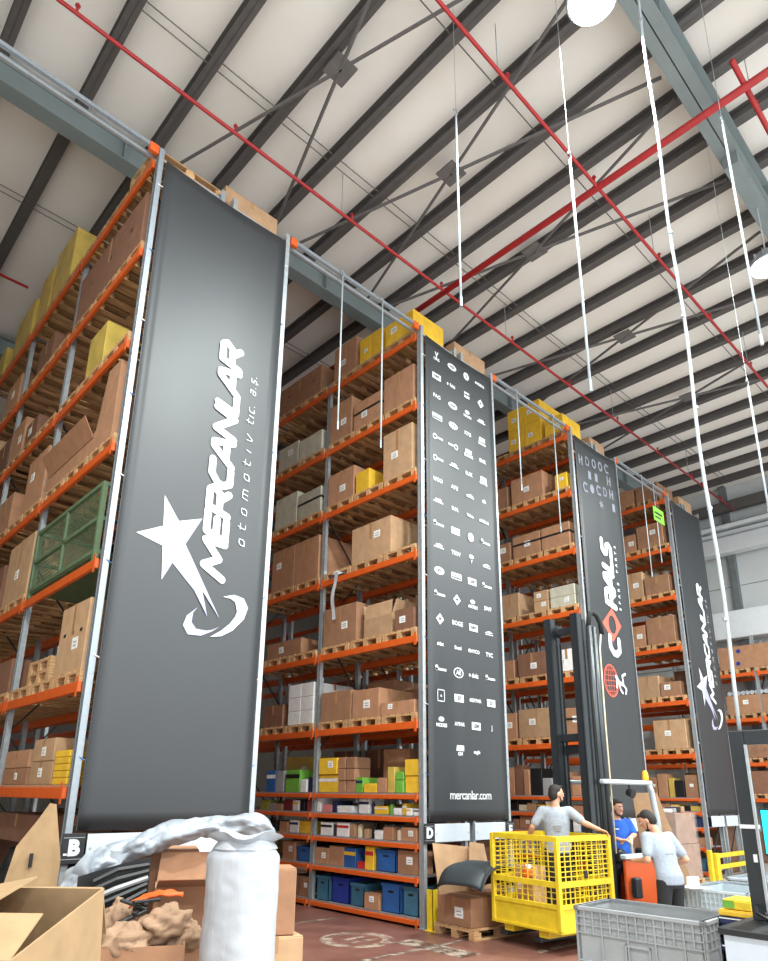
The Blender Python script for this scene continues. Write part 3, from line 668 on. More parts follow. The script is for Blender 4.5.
# ------------------------------------------------------------------ rails across the aisles and hanging tubes
def rail(x0, x1, label, right_end=True, left_end=True):
    t = thing('aisle_rail', label, 'rail', (x0, YF, 10.5), group='rails across the aisle tops')
    L_ = x1-x0
    obj('rail_tube', MB().bar((0,0,.05), (L_,0,.05), .05, .06), 'galvbright', t); obj('rail_tube', MB().bar((0,.1,-.02), (L_,.1,-.02), .04, .05), 'galv', t)
    if right_end: obj('end_bracket', MB().cbox(L_-.14, L_, -.035, .035, -.04, .1), 'orange', t)
    if left_end: obj('end_bracket', MB().cbox(0, .14, -.035, .035, -.04, .1), 'orange', t)
rail(-3.2, 2.65, 'galvanised rail above the aisle left of the near star banner', True, False)
rail(4.92, 7.95, 'galvanised rail between the near star banner and the logo-grid banner')
rail(10.24, 13.27, 'galvanised rail between the logo-grid and the diamond-emblem banners')
rail(15.56, 18.59, 'galvanised rail between the diamond-emblem and the far star banners')
def hang_tube(x, y, z0, z1, label, r=.014, top=None, m='cable'):
    t = thing('hanging_tube', label, 'tube', (x, y, z0), group='hanging white tubes')
    obj('tube', MB().cyl((0,0,0), (0,0,z1-z0), r, n=10), m, t, smooth=True)
    obj('end_collar', MB().cyl((0,0,-.02), (0,0,.12), r*1.25, n=10), 'galvbright', t)
    obj('hook', MB().tube([(0,0,z1-z0), (.03,0,z1-z0+.06), (.0,0,z1-z0+.12), (-.05,0,z1-z0+.06)], .012, 6), 'galv', t)
    if top: obj('suspension_wire', MB().cyl((0,0,z1-z0+.1), (0,0,top-z0), .004, n=5), 'galv', t)
for x, z0, lb in ((6.01, 7.5, 'left of two white tubes in the first aisle, beside the near star banner'), (6.96, 7.54, 'right of two white tubes in the first aisle, near the logo-grid banner'), (11.08, 8.13, 'left of two white tubes in the second aisle'), (12.53, 7.6, 'right of two white tubes in the second aisle, by the diamond-emblem banner'), (16.97, 7.58, 'left of two white tubes in the third aisle'), (17.68, 8.16, 'right of two white tubes in the third aisle')):
    hang_tube(x, YF-.05, z0, 10.46, 'white tube, '+lb)
hang_tube(5.45, 4.4, 7.72, 10.85, 'short white tube hanging mid-air above the logo-grid banner', .015, 13.2)
hang_tube(5.73, 2.94, 5.95, 9.05, 'longer white tube hanging mid-air right of centre, above the diamond-emblem banner', .015, 13.2)
hang_tube(7.79, 1.82, 7.0, 10.4, 'white tube hanging at right beside the lower lamp', .015, 13.2)
hang_tube(9.67, 2.53, 5.6, 7.65, 'white tube hanging at the far right edge in front of the end wall', .015, 12.5)
t = thing('aisle_sign', 'lime green hanging sign plate in the third aisle', 'sign', (17.45, 7.4, 9.35))
obj('plate', MB().box(-.02, .62, 0, .015, 0, .42), 'signgreen', t); obj('print_line', MB().box(.05, .5, -.004, 0, .22, .28), 'trousers', t); obj('print_line', MB().box(.05, .4, -.004, 0, .1, .15), 'trousers', t)
obj('sign_wire', MB().cyl((.3,.007,.42), (.3,.007,1.1), .005, n=5), 'galv', t)
# cable drop down to the packing desk
t = thing('power_cable', 'long wrapped white power cable dropping from the ceiling to the packing desk frame', 'cable', (6.36, 2.16, 2.45))
obj('cable_run', MB().tube([(0.012*math.sin(z*1.7), .012*math.cos(z*2.3), z) for z in [i*.4 for i in range(27)]], .018, 8), 'cable', t, smooth=True)
for i in range(9): obj('cable_tie', MB().cyl((0,0,1+i*1.1), (0,0,1.03+i*1.1), .025, n=8), 'galv', t)

# ------------------------------------------------------------------ banners
def text_mesh(txt, size, m, extrude=0.0, offset=0.0, shear=0.0, name='lettering', spacing=1.0):
    cu = bpy.data.curves.new('txt', 'FONT'); cu.body = txt; cu.size = size; cu.offset = offset; cu.shear = shear; cu.extrude = extrude; cu.space_character = spacing; cu.align_x = 'CENTER'; cu.align_y = 'CENTER'; cu.resolution_u = 3
    o = bpy.data.objects.new('txt', cu)
    me = bpy.data.meshes.new_from_object(o); bpy.data.objects.remove(o); bpy.data.curves.remove(cu)
    me.name = name; me.materials.clear(); me.materials.append(M[m]); return me
def flat_text(txt, size, m, parent, x, y, z, name='lettering', rot=0.0, **kw):   # facing -Y
    me = text_mesh(txt, size, m, name=name, **kw)
    return link(name, me, parent, (x, y, z), (math.pi/2, -rot, 0))
def wv(u, z): return .004*math.sin(u*3.1+z*.6)+.003*math.sin(z*1.7+u*1.3)+.001*math.sin(u*9+z*.5)
PY0 = -.0125
LAYER = [0]
def lay():
    LAYER[0] = (LAYER[0]+1) % 40; return -LAYER[0]*.00012
def poly(mb, pts): mb.add([(a, PY0, b) for a, b in pts], [tuple(range(len(pts)))]); return mb
def stroke(mb, pts, wd, fn):
    q = [Vector(p) for p in pts]
    for i in range(len(q)-1):
        d = (q[i+1]-q[i]).normalized(); n = Vector((-d.y, d.x))*wd
        ly = lay(); mb.add([(fn(p)[0], fn(p)[1]+ly, fn(p)[2]) for p in (q[i]-n, q[i+1]-n, q[i+1]+n, q[i]+n)], [(0,1,2,3)])
    for p in q:
        ly = lay(); mb.add([(lambda r_: (r_[0], r_[1]+ly, r_[2]))(fn(p+Vector((math.cos(k*math.pi/5)*wd, math.sin(k*math.pi/5)*wd)))) for k in range(10)], [tuple(range(10))])
    return mb
GL = {'M': (1.25, [[(.02,.12),(.2,.86),(.62,.3),(1.04,.86),(1.2,.12)]]), 'E': (.95, [[(.85,.87),(.14,.87),(.1,.13),(.82,.13)], [(.12,.5),(.72,.5)]]),
      'R': (1.0, [[(.1,.12),(.1,.87),(.7,.87),(.86,.7),(.74,.46),(.16,.46)], [(.5,.46),(.88,.12)]]), 'C': (.95, [[(.85,.87),(.36,.87),(.12,.62),(.12,.38),(.32,.13),(.82,.13)]]),
      'A': (1.05, [[(.06,.12),(.46,.87),(.62,.87),(.95,.12)], [(.28,.36),(.8,.36)]]), 'N': (1.05, [[(.1,.12),(.14,.87),(.88,.13),(.92,.88)]]), 'L': (.8, [[(.12,.88),(.12,.13),(.72,.13)]]),
      'S': (.9, [[(.82,.87),(.28,.87),(.14,.7),(.24,.52),(.7,.48),(.82,.3),(.68,.13),(.1,.13)]]),
      'o': (.62, [[(.1,.05),(.08,.4),(.2,.55),(.45,.55),(.5,.2),(.4,.05),(.1,.05)]]), 't': (.5, [[(.15,.75),(.1,.15),(.2,.05),(.4,.05)], [(.0,.55),(.4,.55)]]), 'm': (.85, [[(.08,.05),(.1,.55),(.4,.55),(.4,.05)], [(.4,.55),(.7,.5),(.72,.05)]]),
      'i': (.3, [[(.1,.05),(.12,.5)]]), 'v': (.6, [[(.05,.55),(.15,.05),(.28,.05),(.5,.55)]]), 'c': (.55, [[(.45,.55),(.15,.55),(.08,.4),(.1,.05),(.42,.05)]]), 'a': (.62, [[(.12,.55),(.45,.55),(.45,.05),(.12,.05),(.1,.28),(.45,.3)]]),
      's': (.55, [[(.45,.55),(.12,.52),(.12,.3),(.42,.28),(.42,.05),(.08,.05)], [(.28,.05),(.22,-.15)]]), '.': (.25, [[(.08,.05),(.1,.06)]]), ' ': (.4, [])}
def word(txt, m, parent, base_u, z0, z1, cap, wd, shear=.22, gap=.04):       # reads upwards
    tot = sum(GL[c][0] for c in txt)+gap*(len(txt)-1); k = (z1-z0)/(tot*cap); p = 0
    for c in txt:
        gw, st = GL[c]
        if st:
            mb = MB()
            for s_ in st:
                pts = [((p+a)*k*cap+b*cap*shear, b*cap) for a, b in s_]
                stroke(mb, pts, wd*cap, lambda q: (base_u-q[1], PY0, z0+q[0]))
            obj('letter', mb, m, parent)
        p += gw+gap
def make_banner(x0, label):
    t = thing('hanging_banner', label, 'banner', (x0, YF-.075, 0))
    def top(u): return 10.38-.05*math.sin(math.pi*u)
    def fn(u, v):
        uu = .1+2.04*u; z = 1.5+v*(top(u)-1.5); return (uu, wv(uu, z), z)
    mb = MB().grid(fn, 14, 48); o = obj('cloth', mb, 'banner', t, smooth=True)
    md = o.modifiers.new('thick', 'SOLIDIFY'); md.thickness = .004; md.offset = 1
    for s_, uu in ((0, .1), (1, 2.14)):
        obj('hem', MB().tube([(uu, wv(uu, z)-.001, z) for z in [1.5+i*.44 for i in range(21)]], .007, 6), 'banner', t)
        for i in range(8):
            z = 2.2+i*1.1; sx = -1 if s_ == 0 else 1
            obj('tie', MB().cyl((uu, wv(uu, z), z), (uu+sx*.07, .03, z+.04), .006, n=5), 'white' if i % 2 else 'blue', t)
    return t
def ellipse(cx, cz, rx, rz, n=28, a0=0): return [(cx+rx*math.cos(a0+2*math.pi*i/n), cz+rz*math.sin(a0+2*math.pi*i/n)) for i in range(n)]
STAR = [(0.324, 4.841), (0.647, 5.017), (0.621, 5.419), (0.841, 5.137), (1.154, 5.264), (0.792, 4.887), (0.7, 4.334), (0.666, 4.764)]
def star_banner(x0, label):
    t = make_banner(x0, label)
    mb = MB(); V = [(a, PY0, b) for a, b in STAR]+[(.74, PY0, 4.98)]
    mb.add(V, [(i, (i+1) % 8, 8) for i in range(8)]); s_ = obj('star_emblem', mb, 'print', t); s_['label'] = 'white five-pointed star'
    mb = MB(); T = [(1.154,5.264),(.959,4.863),(1.517,4.009),(1.249,4.312),(1.345,4.001),(1.133,4.299),(.814,4.578),(.7,4.334),(.792,4.887)]
    mb.add([(a, PY0, b) for a, b in T], [(0,1,8),(1,6,8),(6,7,8),(1,2,3),(1,3,6),(3,4,5),(3,5,6)]); s_ = obj('star_tail', mb, 'lav', t); s_['label'] = 'lavender comet tail'
    R1o = [(1.206,4.095),(1.067,3.96),(1.03,3.835),(1.104,3.731),(1.28,3.742),(1.428,3.822),(1.527,3.9)]; R1i = [(1.206,4.095),(1.15,4.012),(1.142,3.891),(1.208,3.82),(1.349,3.82),(1.43,3.845),(1.527,3.9)]
    R2o = [(1.544,4.3),(1.705,4.359),(1.849,4.338),(1.922,4.225),(1.872,4.062),(1.719,3.885),(1.564,3.785),(1.408,3.751)]; R2i = [(1.544,4.3),(1.655,4.298),(1.728,4.262),(1.766,4.143),(1.74,4.07),(1.67,3.965),(1.558,3.857),(1.408,3.751)]
    for O, I, m in ((R1o, R1i, 'lav'), (R2o, R2i, 'print')):
        n = len(O); mb = MB().add([(a, PY0, b) for a, b in O+I], [(i, i+1, n+i+1, n+i) for i in range(n-1)]); obj('ring_arc', mb, m, t)
    word('MERCANLAR', 'print', t, 1.55, 4.5, 7.98, .375, .14, .27, -.05)
    word('otomotiv', 'print', t, 1.8, 5.03, 6.72, .16, .034, .2, .5); word('tic.', 'print', t, 1.8, 6.88, 7.2, .16, .034, .2, .12); word('a.s.', 'print', t, 1.8, 7.34, 7.68, .16, .034, .2, .12)
    return t
star_banner(XR['B'], 'huge charcoal banner with white star emblem and vertical lettering, nearest, at left')
star_banner(XR['H'], 'farthest dark banner with white star emblem, at the right end of the row')
# logo grid banner
t = make_banner(XR['D'], 'charcoal banner covered with a grid of small white logos')
GRID = [['Y>ORIS', 'e', 'o', '-NISENS'], ['b', '/febi', 'q', 'd'], ['FAG', 'e', '>MANN', '_'], ['r', 'e', 'KYB', 'w>bilstein'], ['o_', '_o', 'b>ELRING', 'SNR'],
        ['o<', '_', 'LUK', 'b>GATES'], ['UGO', 'ATE', '~', 'afs'], ['_', 'INA', 'Valeo', '-HELLA'], ['b_', 'b', 'o', '-_'], ['_', 'TRW', 'v>7', '~^'],
        ['e', 'r', 'b', 'oc'], ['_/', 'd', 'e>AIRTEX', 'SWF'], ['d', 'BOGE', 'b', '='], ['sidat', 'Bosal', '-DAYCO', 'TYC'], ['P_', 'E:AE', '-dolz', 'r_'],
        ['R', 'b', '+KEYPAR', 'b'], ['c>MODES', 'AYFAR', 'b', 'J'], ['', 'R>GM', 'eagle', '']]
def logo(code, u, z):
    mb = MB(); g = None; S = .105
    def rect(a, b, c_, d): poly(mb, [(u+a, z+c_), (u+b, z+c_), (u+b, z+d), (u+a, z+d)])
    txt = None; col_ = 'print'; ts = .11; tz = 0
    if code == 'e': poly(mb, ellipse(u, z, .13, .07)); txt = rnd.choice(['SKF', 'FTE', 'NGK']); col_ = 'signblack'; ts = .07
    elif code == 'o': poly(mb, ellipse(u, z, .085, .085)); txt = 'S'; col_ = 'signblack'; ts = .1
    elif code in ('b', 'q'): rect(-.12 if code == 'b' else -.08, .12 if code == 'b' else .08, -.065, .065); txt = rnd.choice(['CTR', 'LEM', 'NRF', 'ZF']); col_ = 'signblack'; ts = .08
    elif code in ('r', 'R'):
        h_ = .06 if code == 'r' else .1; w_ = .14 if code == 'r' else .09
        for (a, b, c_, d) in ((-w_, w_, h_-.014, h_), (-w_, w_, -h_, -h_+.014), (-w_, -w_+.014, -h_, h_), (w_-.014, w_, -h_, h_)): rect(a, b, c_, d)
        txt = 'VICTOR' if code == 'r' else 'a'; ts = .07
    elif code == 'd': poly(mb, [(u-.1, z), (u, z-.1), (u+.1, z), (u, z+.1)]); txt = 'M'; col_ = 'signblack'; ts = .08
    elif code == '_': rect(-.13, .13, -.012, .012); txt = 'mahle'; ts = .07; tz = .045
    elif code in ('o_', '_o', 'o<'):
        s_ = 1 if code == '_o' else -1
        n = 14; O = ellipse(u+s_*.07, z, .06, .06, n); I = ellipse(u+s_*.07, z, .035, .035, n)
        mb.add([(a, PY0, b) for a, b in O+I], [(i, (i+1) % n, n+(i+1) % n, n+i) for i in range(n)]); rect(-.02 if s_ < 0 else -.15, .15 if s_ < 0 else .0, -.02, .02)
    elif code in ('~', '~^', '='): poly(mb, [(u-.12, z-.03), (u+.13, z-.02), (u+.02, z+.02)]); rect(-.1, .13, -.06, -.045)
    elif code.startswith('E:'):
        n = 20; O = ellipse(u, z, .13, .09, n); I = ellipse(u, z, .11, .072, n); mb.add([(a, PY0, b) for a, b in O+I], [(i, (i+1) % n, n+(i+1) % n, n+i) for i in range(n)]); txt = code[2:]; ts = .11
    elif '>' in code:
        k, txt = code.split('>'); ts = .08; tz = -.05
        if k == 'Y': stroke(mb, [(u-.03, z+.1), (u, z+.03), (u+.04, z+.11)], .014, lambda q: (q[0], PY0, q[1])); stroke(mb, [(u, z+.03), (u, z)], .014, lambda q: (q[0], PY0, q[1]))
        elif k in ('b', 'R', 'w'): poly(mb, [(u-.1, z), (u+.1, z), (u+.1, z+.09), (u-.08, z+.09)])
        else: poly(mb, ellipse(u, z+.05, .07, .04, 16))
    elif code in ('oc', 'b_', '-_', '_/', 'P_', 'r_'): rect(-.14, .14, -.02, .02); poly(mb, ellipse(u-.1, z+.02, .04, .05, 12))
    elif code: 
        txt = code.lstrip('-+/'); ts = .11 if len(txt) < 5 else .085
        if code[0] in '-+/': poly(mb, ellipse(u-.14, z, .022, .03, 10))
    if mb.v: g = obj('logo', mb, 'print', t)
    if txt:
        l = flat_text(txt, ts, col_, t if g is None else g, u, PY0-(.003 if g else 0), z+tz, 'logo' if g is None else 'logo_lettering', offset=.003)
for r_, row in enumerate(GRID):
    for c_, code in enumerate(row):
        if code: logo(code, (.4, .86, 1.3, 1.74)[c_], 10.02-.436*r_)
flat_text('mercanlar.com', .2, 'print', t, 1.12, PY0, 1.9, offset=.002, spacing=.9)
# diamond emblem banner
t = make_banner(XR['F'], 'charcoal banner with coral diamond and globe emblems and vertical white lettering')
word('C', 'print', t, 1.47, 5.02, 5.5, .56, .14, .05); word('RALS', 'print', t, 1.47, 6.18, 7.82, .56, .135, .2, -.02)
dm = [(1.2, 6.2), (.7, 5.76), (1.13, 5.36), (1.6, 5.82)]; n = 32
dd = []
for i in range(n):
    k, f = divmod(i*4/n, 1); a, b = dm[int(k)], dm[(int(k)+1) % 4]; dd.append((a[0]+(b[0]-a[0])*f, a[1]+(b[1]-a[1])*f))
hole = [(1.155+.17*math.cos(math.pi*.46+2*math.pi*i/n), 5.785+.22*math.sin(math.pi*.46+2*math.pi*i/n)) for i in range(n)]
o = obj('diamond_emblem', MB().add([(a, PY0, b) for a, b in dd+hole], [(i, (i+1) % n, n+(i+1) % n, n+i) for i in range(n)]), 'coral', t); o['label'] = 'coral diamond with oval hole'
for i, c in enumerate('SPARE PARTS'):
    if c != ' ': flat_text(c, .13, 'print', t, 1.64, PY0, 6.25+i*.16, 'letter', rot=math.pi/2, offset=.004)
gl = MB()
for k in range(-2, 3):
    rx = .31*k/2.6
    stroke(gl, [(.87+rx*math.cos(a), 4.43+.36*math.sin(a)) for a in [-math.pi/2+math.pi*i/10 for i in range(11)]], .009, lambda q: (q[0], PY0, q[1]))
for k in (-.24, -.12, 0, .12, .24):
    hw = .31*math.sqrt(max(0, 1-(k/.36)**2)); stroke(gl, [(.87-hw, 4.43+k-.02), (.87+hw, 4.43+k+.02)], .008, lambda q: (q[0], PY0, q[1]))
stroke(gl, ellipse(.87, 4.43, .31, .36, 28)+[(1.18, 4.43)], .02, lambda q: (q[0], PY0, q[1]))
o = obj('globe_emblem', gl, 'coral', t); o['label'] = 'coral globe grid'
rn = MB(); fnx = lambda q: (q[0], PY0-.003, q[1])
stroke(rn, [(1.1, 4.55), (1.25, 4.42), (1.42, 4.4)], .045, fnx); stroke(rn, [(1.42, 4.4), (1.55, 4.3), (1.5, 4.2)], .03, fnx); stroke(rn, [(1.42, 4.4), (1.4, 4.6), (1.55, 4.66)], .03, fnx); stroke(rn, [(1.12, 4.5), (1.1, 4.3)], .028, fnx); stroke(rn, [(1.2, 4.42), (1.28, 4.25), (1.36, 4.2)], .028, fnx)
o = obj('runner_emblem', rn, 'print', t); o['label'] = 'white running figure'
rr = random.Random(4)
for i in range(6):
    for j in range(4):
        u = .3+i*.32+j*0.068; z = 9.86-j*.34-(i*0.027)+0.027*rr.random()+(-.16+.13*i)*0.6
        if u > 1.95 or z > 10.22 or (i < 2 and j > 2) or rr.random() < .1: continue
        k = rr.choice('ofcHDsb'); mb = MB(); f0 = lambda q: (q[0], PY0, q[1])
        if k == 'o': poly(mb, ellipse(u, z, 0.095, 0.121, 16))
        elif k == 'f': stroke(mb, ellipse(u, z, 0.081, 0.108, 14)+[(u+0.081, z)], 0.027, f0)
        elif k == 'c': stroke(mb, [(u+0.081, z+0.095), (u-0.041, z+0.108), (u-0.095, z), (u-0.041, z-0.108), (u+0.081, z-0.095)], .025, f0)
        elif k == 'H': stroke(mb, [(u-0.068, z-0.108), (u-0.068, z+0.108)], 0.027, f0); stroke(mb, [(u+0.068, z-0.108), (u+0.068, z+0.108)], 0.027, f0); stroke(mb, [(u-0.068, z), (u+0.068, z)], .018, f0)
        elif k == 'D': stroke(mb, [(u-0.068, z-0.108), (u-0.068, z+0.108), (u+0.041, z+0.095), (u+0.081, z), (u+0.041, z-0.095), (u-0.068, z-0.108)], .018, f0)
        elif k == 's':
            for q in range(3): a = q*math.pi/3; stroke(mb, [(u-0.095*math.cos(a), z-0.095*math.sin(a)), (u+0.095*math.cos(a), z+0.095*math.sin(a))], .016, f0)
        else: poly(mb, [(u-0.068, z-0.108), (u+0.068, z-0.108), (u+0.068, z+0.108), (u-0.068, z+0.108)])
        obj('part_icon', mb, 'greyprint', t)
# aisle letter plates and white boards below the banners
for k, lets in (('B', ('B', 'C')), ('D', ('D', 'E')), ('F', (None, None)), ('H', (None, None))):
    nm = {'B': 'near star', 'D': 'logo-grid', 'F': 'diamond-emblem', 'H': 'far star'}[k]
    for i, (a, b) in enumerate(((.22, 1.06), (1.2, 2.02))):
        o = obj('white_board', MB().cbox(0, b-a, 0, .012, 0, .27, .003), 'panelwhite', None, (XR[k]+a, YF-.085, 1.2)); tag(o, '%s blank white board under the %s banner' % (('left', 'right')[i], nm), 'board', 'white boards under the banners')
        obj('fixing', MB().cyl((.04,0,.13), (.04,-.006,.13), .012, n=8), 'galv', o); obj('fixing', MB().cyl((b-a-.04,0,.13), (b-a-.04,-.006,.13), .012, n=8), 'galv', o)
    for i, L_ in enumerate(lets):
        if not L_: continue
        s_ = thing('aisle_letter_plate', 'black plate with white letter %s on the rack post' % L_, 'sign', (XR[k]-.03 if i == 0 else XR[k]+RW-.2, YF-.09, 1.19), group='aisle letter plates')
        obj('plate', MB().cbox(0, .23, 0, .014, 0, .29, .003), 'signblack', s_)
        me = text_mesh(L_, .2, 'print', offset=.012); link('letter', me, s_, (.12, -.003, .145), (math.pi/2, 0, 0))
        obj('plate_line', MB().box(.01, .22, -.003, 0, .245, .252), 'grey', s_); obj('plate_line', MB().box(.01, .22, -.003, 0, .04, .046), 'grey', s_)
        if L_ == 'B': obj('plate_dash', MB().box(.025, .06, -.003, 0, .08, .1), 'print', s_)

# ------------------------------------------------------------------ end-wall rack loads
def wall_carton(label, y0, y1, z, h, m, **kw): return carton(label, XR['W']-.02, XR['W']+1.0, y0, y1, z, z+h, m, group='cartons in the end-wall rack', **kw)
LW = [1.87+.062, 2.98+.062, 4.40+.062, 5.90+.062]
for i in range(4):
    for j in range(7):
        pallet(XR['W']-.02, 4.9+.9*j+(0 if j < 3 else .08), LW[i], '%s wooden pallet counted from the picture edge, %s level, end-wall rack' % (ORD[j+1], ORD[i+1]), False, 'wooden pallets in the end-wall rack')
o = wall_carton('long kraft carton with four blue ovals on top of the end-wall rack', 6.3, 8.6, LW[3]+.145, .78, 'brown', lab=False)
for (y, z) in ((-.7, .55), (.5, .6), (-.65, .15), (.55, .18)):
    p = obj('blue_oval', MB().cyl((-.514, y, z), (-.511, y, z), .07, n=14), 'royal', o)
wall_carton('brown carton with white label under the white rolls, end-wall rack', 7.5, 8.55, LW[2]+.145, .62, 'brown', lab=True)
wall_carton('plain brown carton under the white rolls at the right edge, end-wall rack', 6.2, 7.45, LW[2]+.145, .6, 'brown', lab=False)
for j in range(16):
    y = 6.3+j*.142; o = obj('white_roll', MB().cyl((-.45, 0, 0), (.45, 0, 0), .07, n=12), 'rollwhite', None, (XR['W']+.48, y, LW[2]+.145+.62+.075)); tag(o, 'white film roll, %s of the row lying on the end-wall rack cartons' % ORD[j+1], 'roll', 'white rolls on the end-wall rack')
wall_carton('wrapped dark brown carton seen through the desk frame, end-wall rack', 6.6, 8.4, LW[1]+.145, .8, 'wrap', lab=False)
wall_carton('dark brown carton low in the end-wall rack behind the desk frame', 6.5, 8.3, LW[0]+.145, .7, 'darkbrown', lab=False)
wall_carton('brown carton at the floor of the end-wall rack', 6.3, 8.3, 0.0, .9, 'darkbrown', lab=False)

# ------------------------------------------------------------------ goods at the foot of the racks
def sheet(name, label, cat, quad, th, m, parent=None):
    q = [Vector(p) for p in quad]; n = (q[1]-q[0]).cross(q[3]-q[0]).normalized()*th
    mb = MB().add(q+[p+n for p in q], [(3,2,1,0),(4,5,6,7),(0,1,5,4),(1,2,6,5),(2,3,7,6),(3,0,4,7)])
    o = obj(name, mb, m, parent)
    if label: tag(o, label, cat)
    return o
pallet(7.86, 6.42, 0, 'wooden pallet on the floor under the black fender, beside the yellow cage', True, 'wooden pallets on the floor', rz=-.1)
carton('brown carton on the floor pallet under the black fender', 7.93, 8.5, 6.46, 7.15, .146, .52, 'brown', lab=True, rz=-.1)
carton('second brown carton on the floor pallet beside the yellow cage', 8.52, 8.95, 6.44, 7.1, .146, .5, 'brown', lab=False, rz=-.1)
def fender(u, v):
    a = math.pi*(.06+.86*u); r = .52+.05*math.sin(v*math.pi)
    x = -.5*math.cos(a)*1.05; z = .42*math.sin(a)**.8; y = -.27+.54*v
    k = (abs(v-.5)*2)**4*.06
    return (x*(1-k), y, z-k*.8+.02*math.sin(u*9)*(v > .8))
o = obj('wheel_arch_liner', MB().grid(fender, 26, 12), 'fender', None, (8.3, 6.6, .53), smooth=True); o.rotation_euler = (0, .1, .15); o.scale = (1.35, 1.3, 1.1); tag(o, 'black plastic wheel arch liner lying on brown cartons beside the yellow cage', 'car part')
md = o.modifiers.new('thick', 'SOLIDIFY'); md.thickness = .012
obj('flange', MB().tube([(fender(u/20, 0)[0], fender(u/20, 0)[1]-.005, fender(u/20, 0)[2]) for u in range(21)], .014, 6), 'fender', o)
sheet('cardboard_sheet', 'kraft cardboard sheet leaning behind the black wheel arch liner, left', 'cardboard', [(8.12, 7.2, .02), (8.75, 7.2, .02), (8.85, 7.33, 1.12), (8.07, 7.36, 1.2)], .01, 'kraft')
sheet('cardboard_sheet', 'tilted kraft cardboard sheet behind the wheel arch liner, right', 'cardboard', [(8.6, 7.12, .52), (9.2, 7.12, .5), (9.1, 7.19, 1.16), (8.75, 7.19, 1.2)], .01, 'kraft')
sheet('cardboard_sheet', 'brown cardboard sheet standing under the right white board of the logo-grid banner', 'cardboard', [(8.85, 7.2, .02), (9.2, 7.2, .02), (9.15, 7.36, 1.1), (8.88, 7.36, 1.12)], .01, 'brown')
# yellow post guard
t = thing('post_guard', 'yellow steel guard at the foot of the rack post with letter D', 'guard', (8.02, 7.28, 0))
obj('guard_angle', MB().box(-.06, .06, -.02, -.01, 0, .56).box(-.06, -.05, -.02, .1, 0, .56), 'yellowpaint', t); obj('base_plate', MB().box(-.1, .1, -.1, .12, 0, .01), 'yellowpaint', t); obj('cross_bar', MB().box(.06, .2, -.02, .0, .28, .34), 'yellowpaint', t)
# yellow guard rail at the far banner
t = thing('guard_rail', 'yellow steel guard rail in front of the far star banner', 'guard', (18.15, 7.15, 0))
for x in (0, 2.6): obj('post', MB().cbox(x-.1, x+.1, -.06, .06, 0, .62, .01), 'yellowpaint', t)
obj('post', MB().cbox(-.42, -.3, -.05, .05, 0, .7, .01), 'yellowpaint', t)
for z in (.24, .5): obj('rail', MB().cbox(.1, 2.5, -.04, .04, z, z+.1, .01), 'yellowpaint', t)
# stretch wrapped stack in the third aisle
pallet(15.85, 7.0, 0, 'wooden pallet under the stretch-wrapped carton stack in the third aisle', True, 'wooden pallets on the floor')
t0 = carton('lower stretch-wrapped brown carton stacked beside the yellow guard rail', 15.86, 16.95, 7.02, 7.78, .146, .9, 'wrap', lab=False)
t1 = carton('upper stretch-wrapped brown carton stacked beside the yellow guard rail', 15.88, 16.9, 7.04, 7.76, .905, 1.58, 'wrap', lab=True)
for tt, h in ((t0, .75), (t1, .67)):
    def wr(u, v):
        a = 2*math.pi*u; c_, s_ = math.cos(a), math.sin(a); k = max(abs(c_)/.556, abs(s_)/.392); return (c_/k*1.01+.006*noise.noise(Vector((u*20, v*9, h))), s_/k*1.01+.006*noise.noise(Vector((u*20, v*9, 3))), .01+v*h)
    obj('stretch_wrap', MB().grid(wr, 60, 10), 'clear', tt, smooth=True)
for j in range(4): carton('%s small carton lying loose on top of the wrapped stack' % ['white', 'grey', 'black', 'kraft'][j], 15.95+j*.22, 16.12+j*.22, 7.2, 7.5, 1.585, 1.66+.02*j, ['white', 'grey', 'black', 'kraft'][j], tape=False, lab=False)
# leaning cardboard panel behind the truck
sheet('cardboard_sheet', 'tall flat kraft cardboard panel leaning behind the man in pale grey', 'cardboard', [(11.72, 5.75, .0), (12.25, 5.1, .0), (11.68, 5.46, 1.98), (11.5, 5.82, 1.98)], .03, 'kraft')

# ------------------------------------------------------------------ heap in the left foreground
def open_carton(label, mtx, L_, W_, H_, flaps, m, fl=.3):
    t = thing('open_carton', label, 'box'); t.matrix_world = mtx; k = .012
    for (a, b, c_, d) in ((0, L_, 0, k), (0, L_, W_-k, W_), (0, k, k, W_-k), (L_-k, L_, k, W_-k)): obj('side_panel', MB().box(a, b, c_, d, 0, H_), m, t)
    obj('base_panel', MB().box(k, L_-k, k, W_-k, 0, k), m, t)
    specs = [((0, 0), L_, 0, flaps[0]), ((L_, W_), L_, math.pi, flaps[1]), ((0, W_), W_, -math.pi/2, flaps[2]), ((L_, 0), W_, math.pi/2, flaps[3])]
    for (p, ln, rz, ang) in specs:
        if ang is None: continue
        f = obj('flap', MB().add([(0.01, 0, 0), (ln-.01, 0, 0), (ln-.03, -fl, 0), (.03, -fl, 0), (0.01, 0, .007), (ln-.01, 0, .007), (ln-.03, -fl, .007), (.03, -fl, .007)], [(0,1,2,3),(7,6,5,4),(0,4,5,1),(1,5,6,2),(2,6,7,3),(3,7,4,0)]), m, t)
        f.matrix_local = Matrix.Translation((p[0], p[1], H_)) @ Matrix.Rotation(rz, 4, 'Z') @ Matrix.Rotation(-math.radians(ang), 4, 'X')
    return t
def frame(o, ex, ez):
    ex = Vector(ex).normalized(); ez = Vector(ez); ey = ez.cross(ex).normalized(); ez = ex.cross(ey)
    return Matrix(((ex.x, ey.x, ez.x, o[0]), (ex.y, ey.y, ez.y, o[1]), (ex.z, ey.z, ez.z, o[2]), (0, 0, 0, 1)))
A = Vector((1.78, 4.24, 1.345)); B_ = Vector((1.10, 3.52, 1.17))
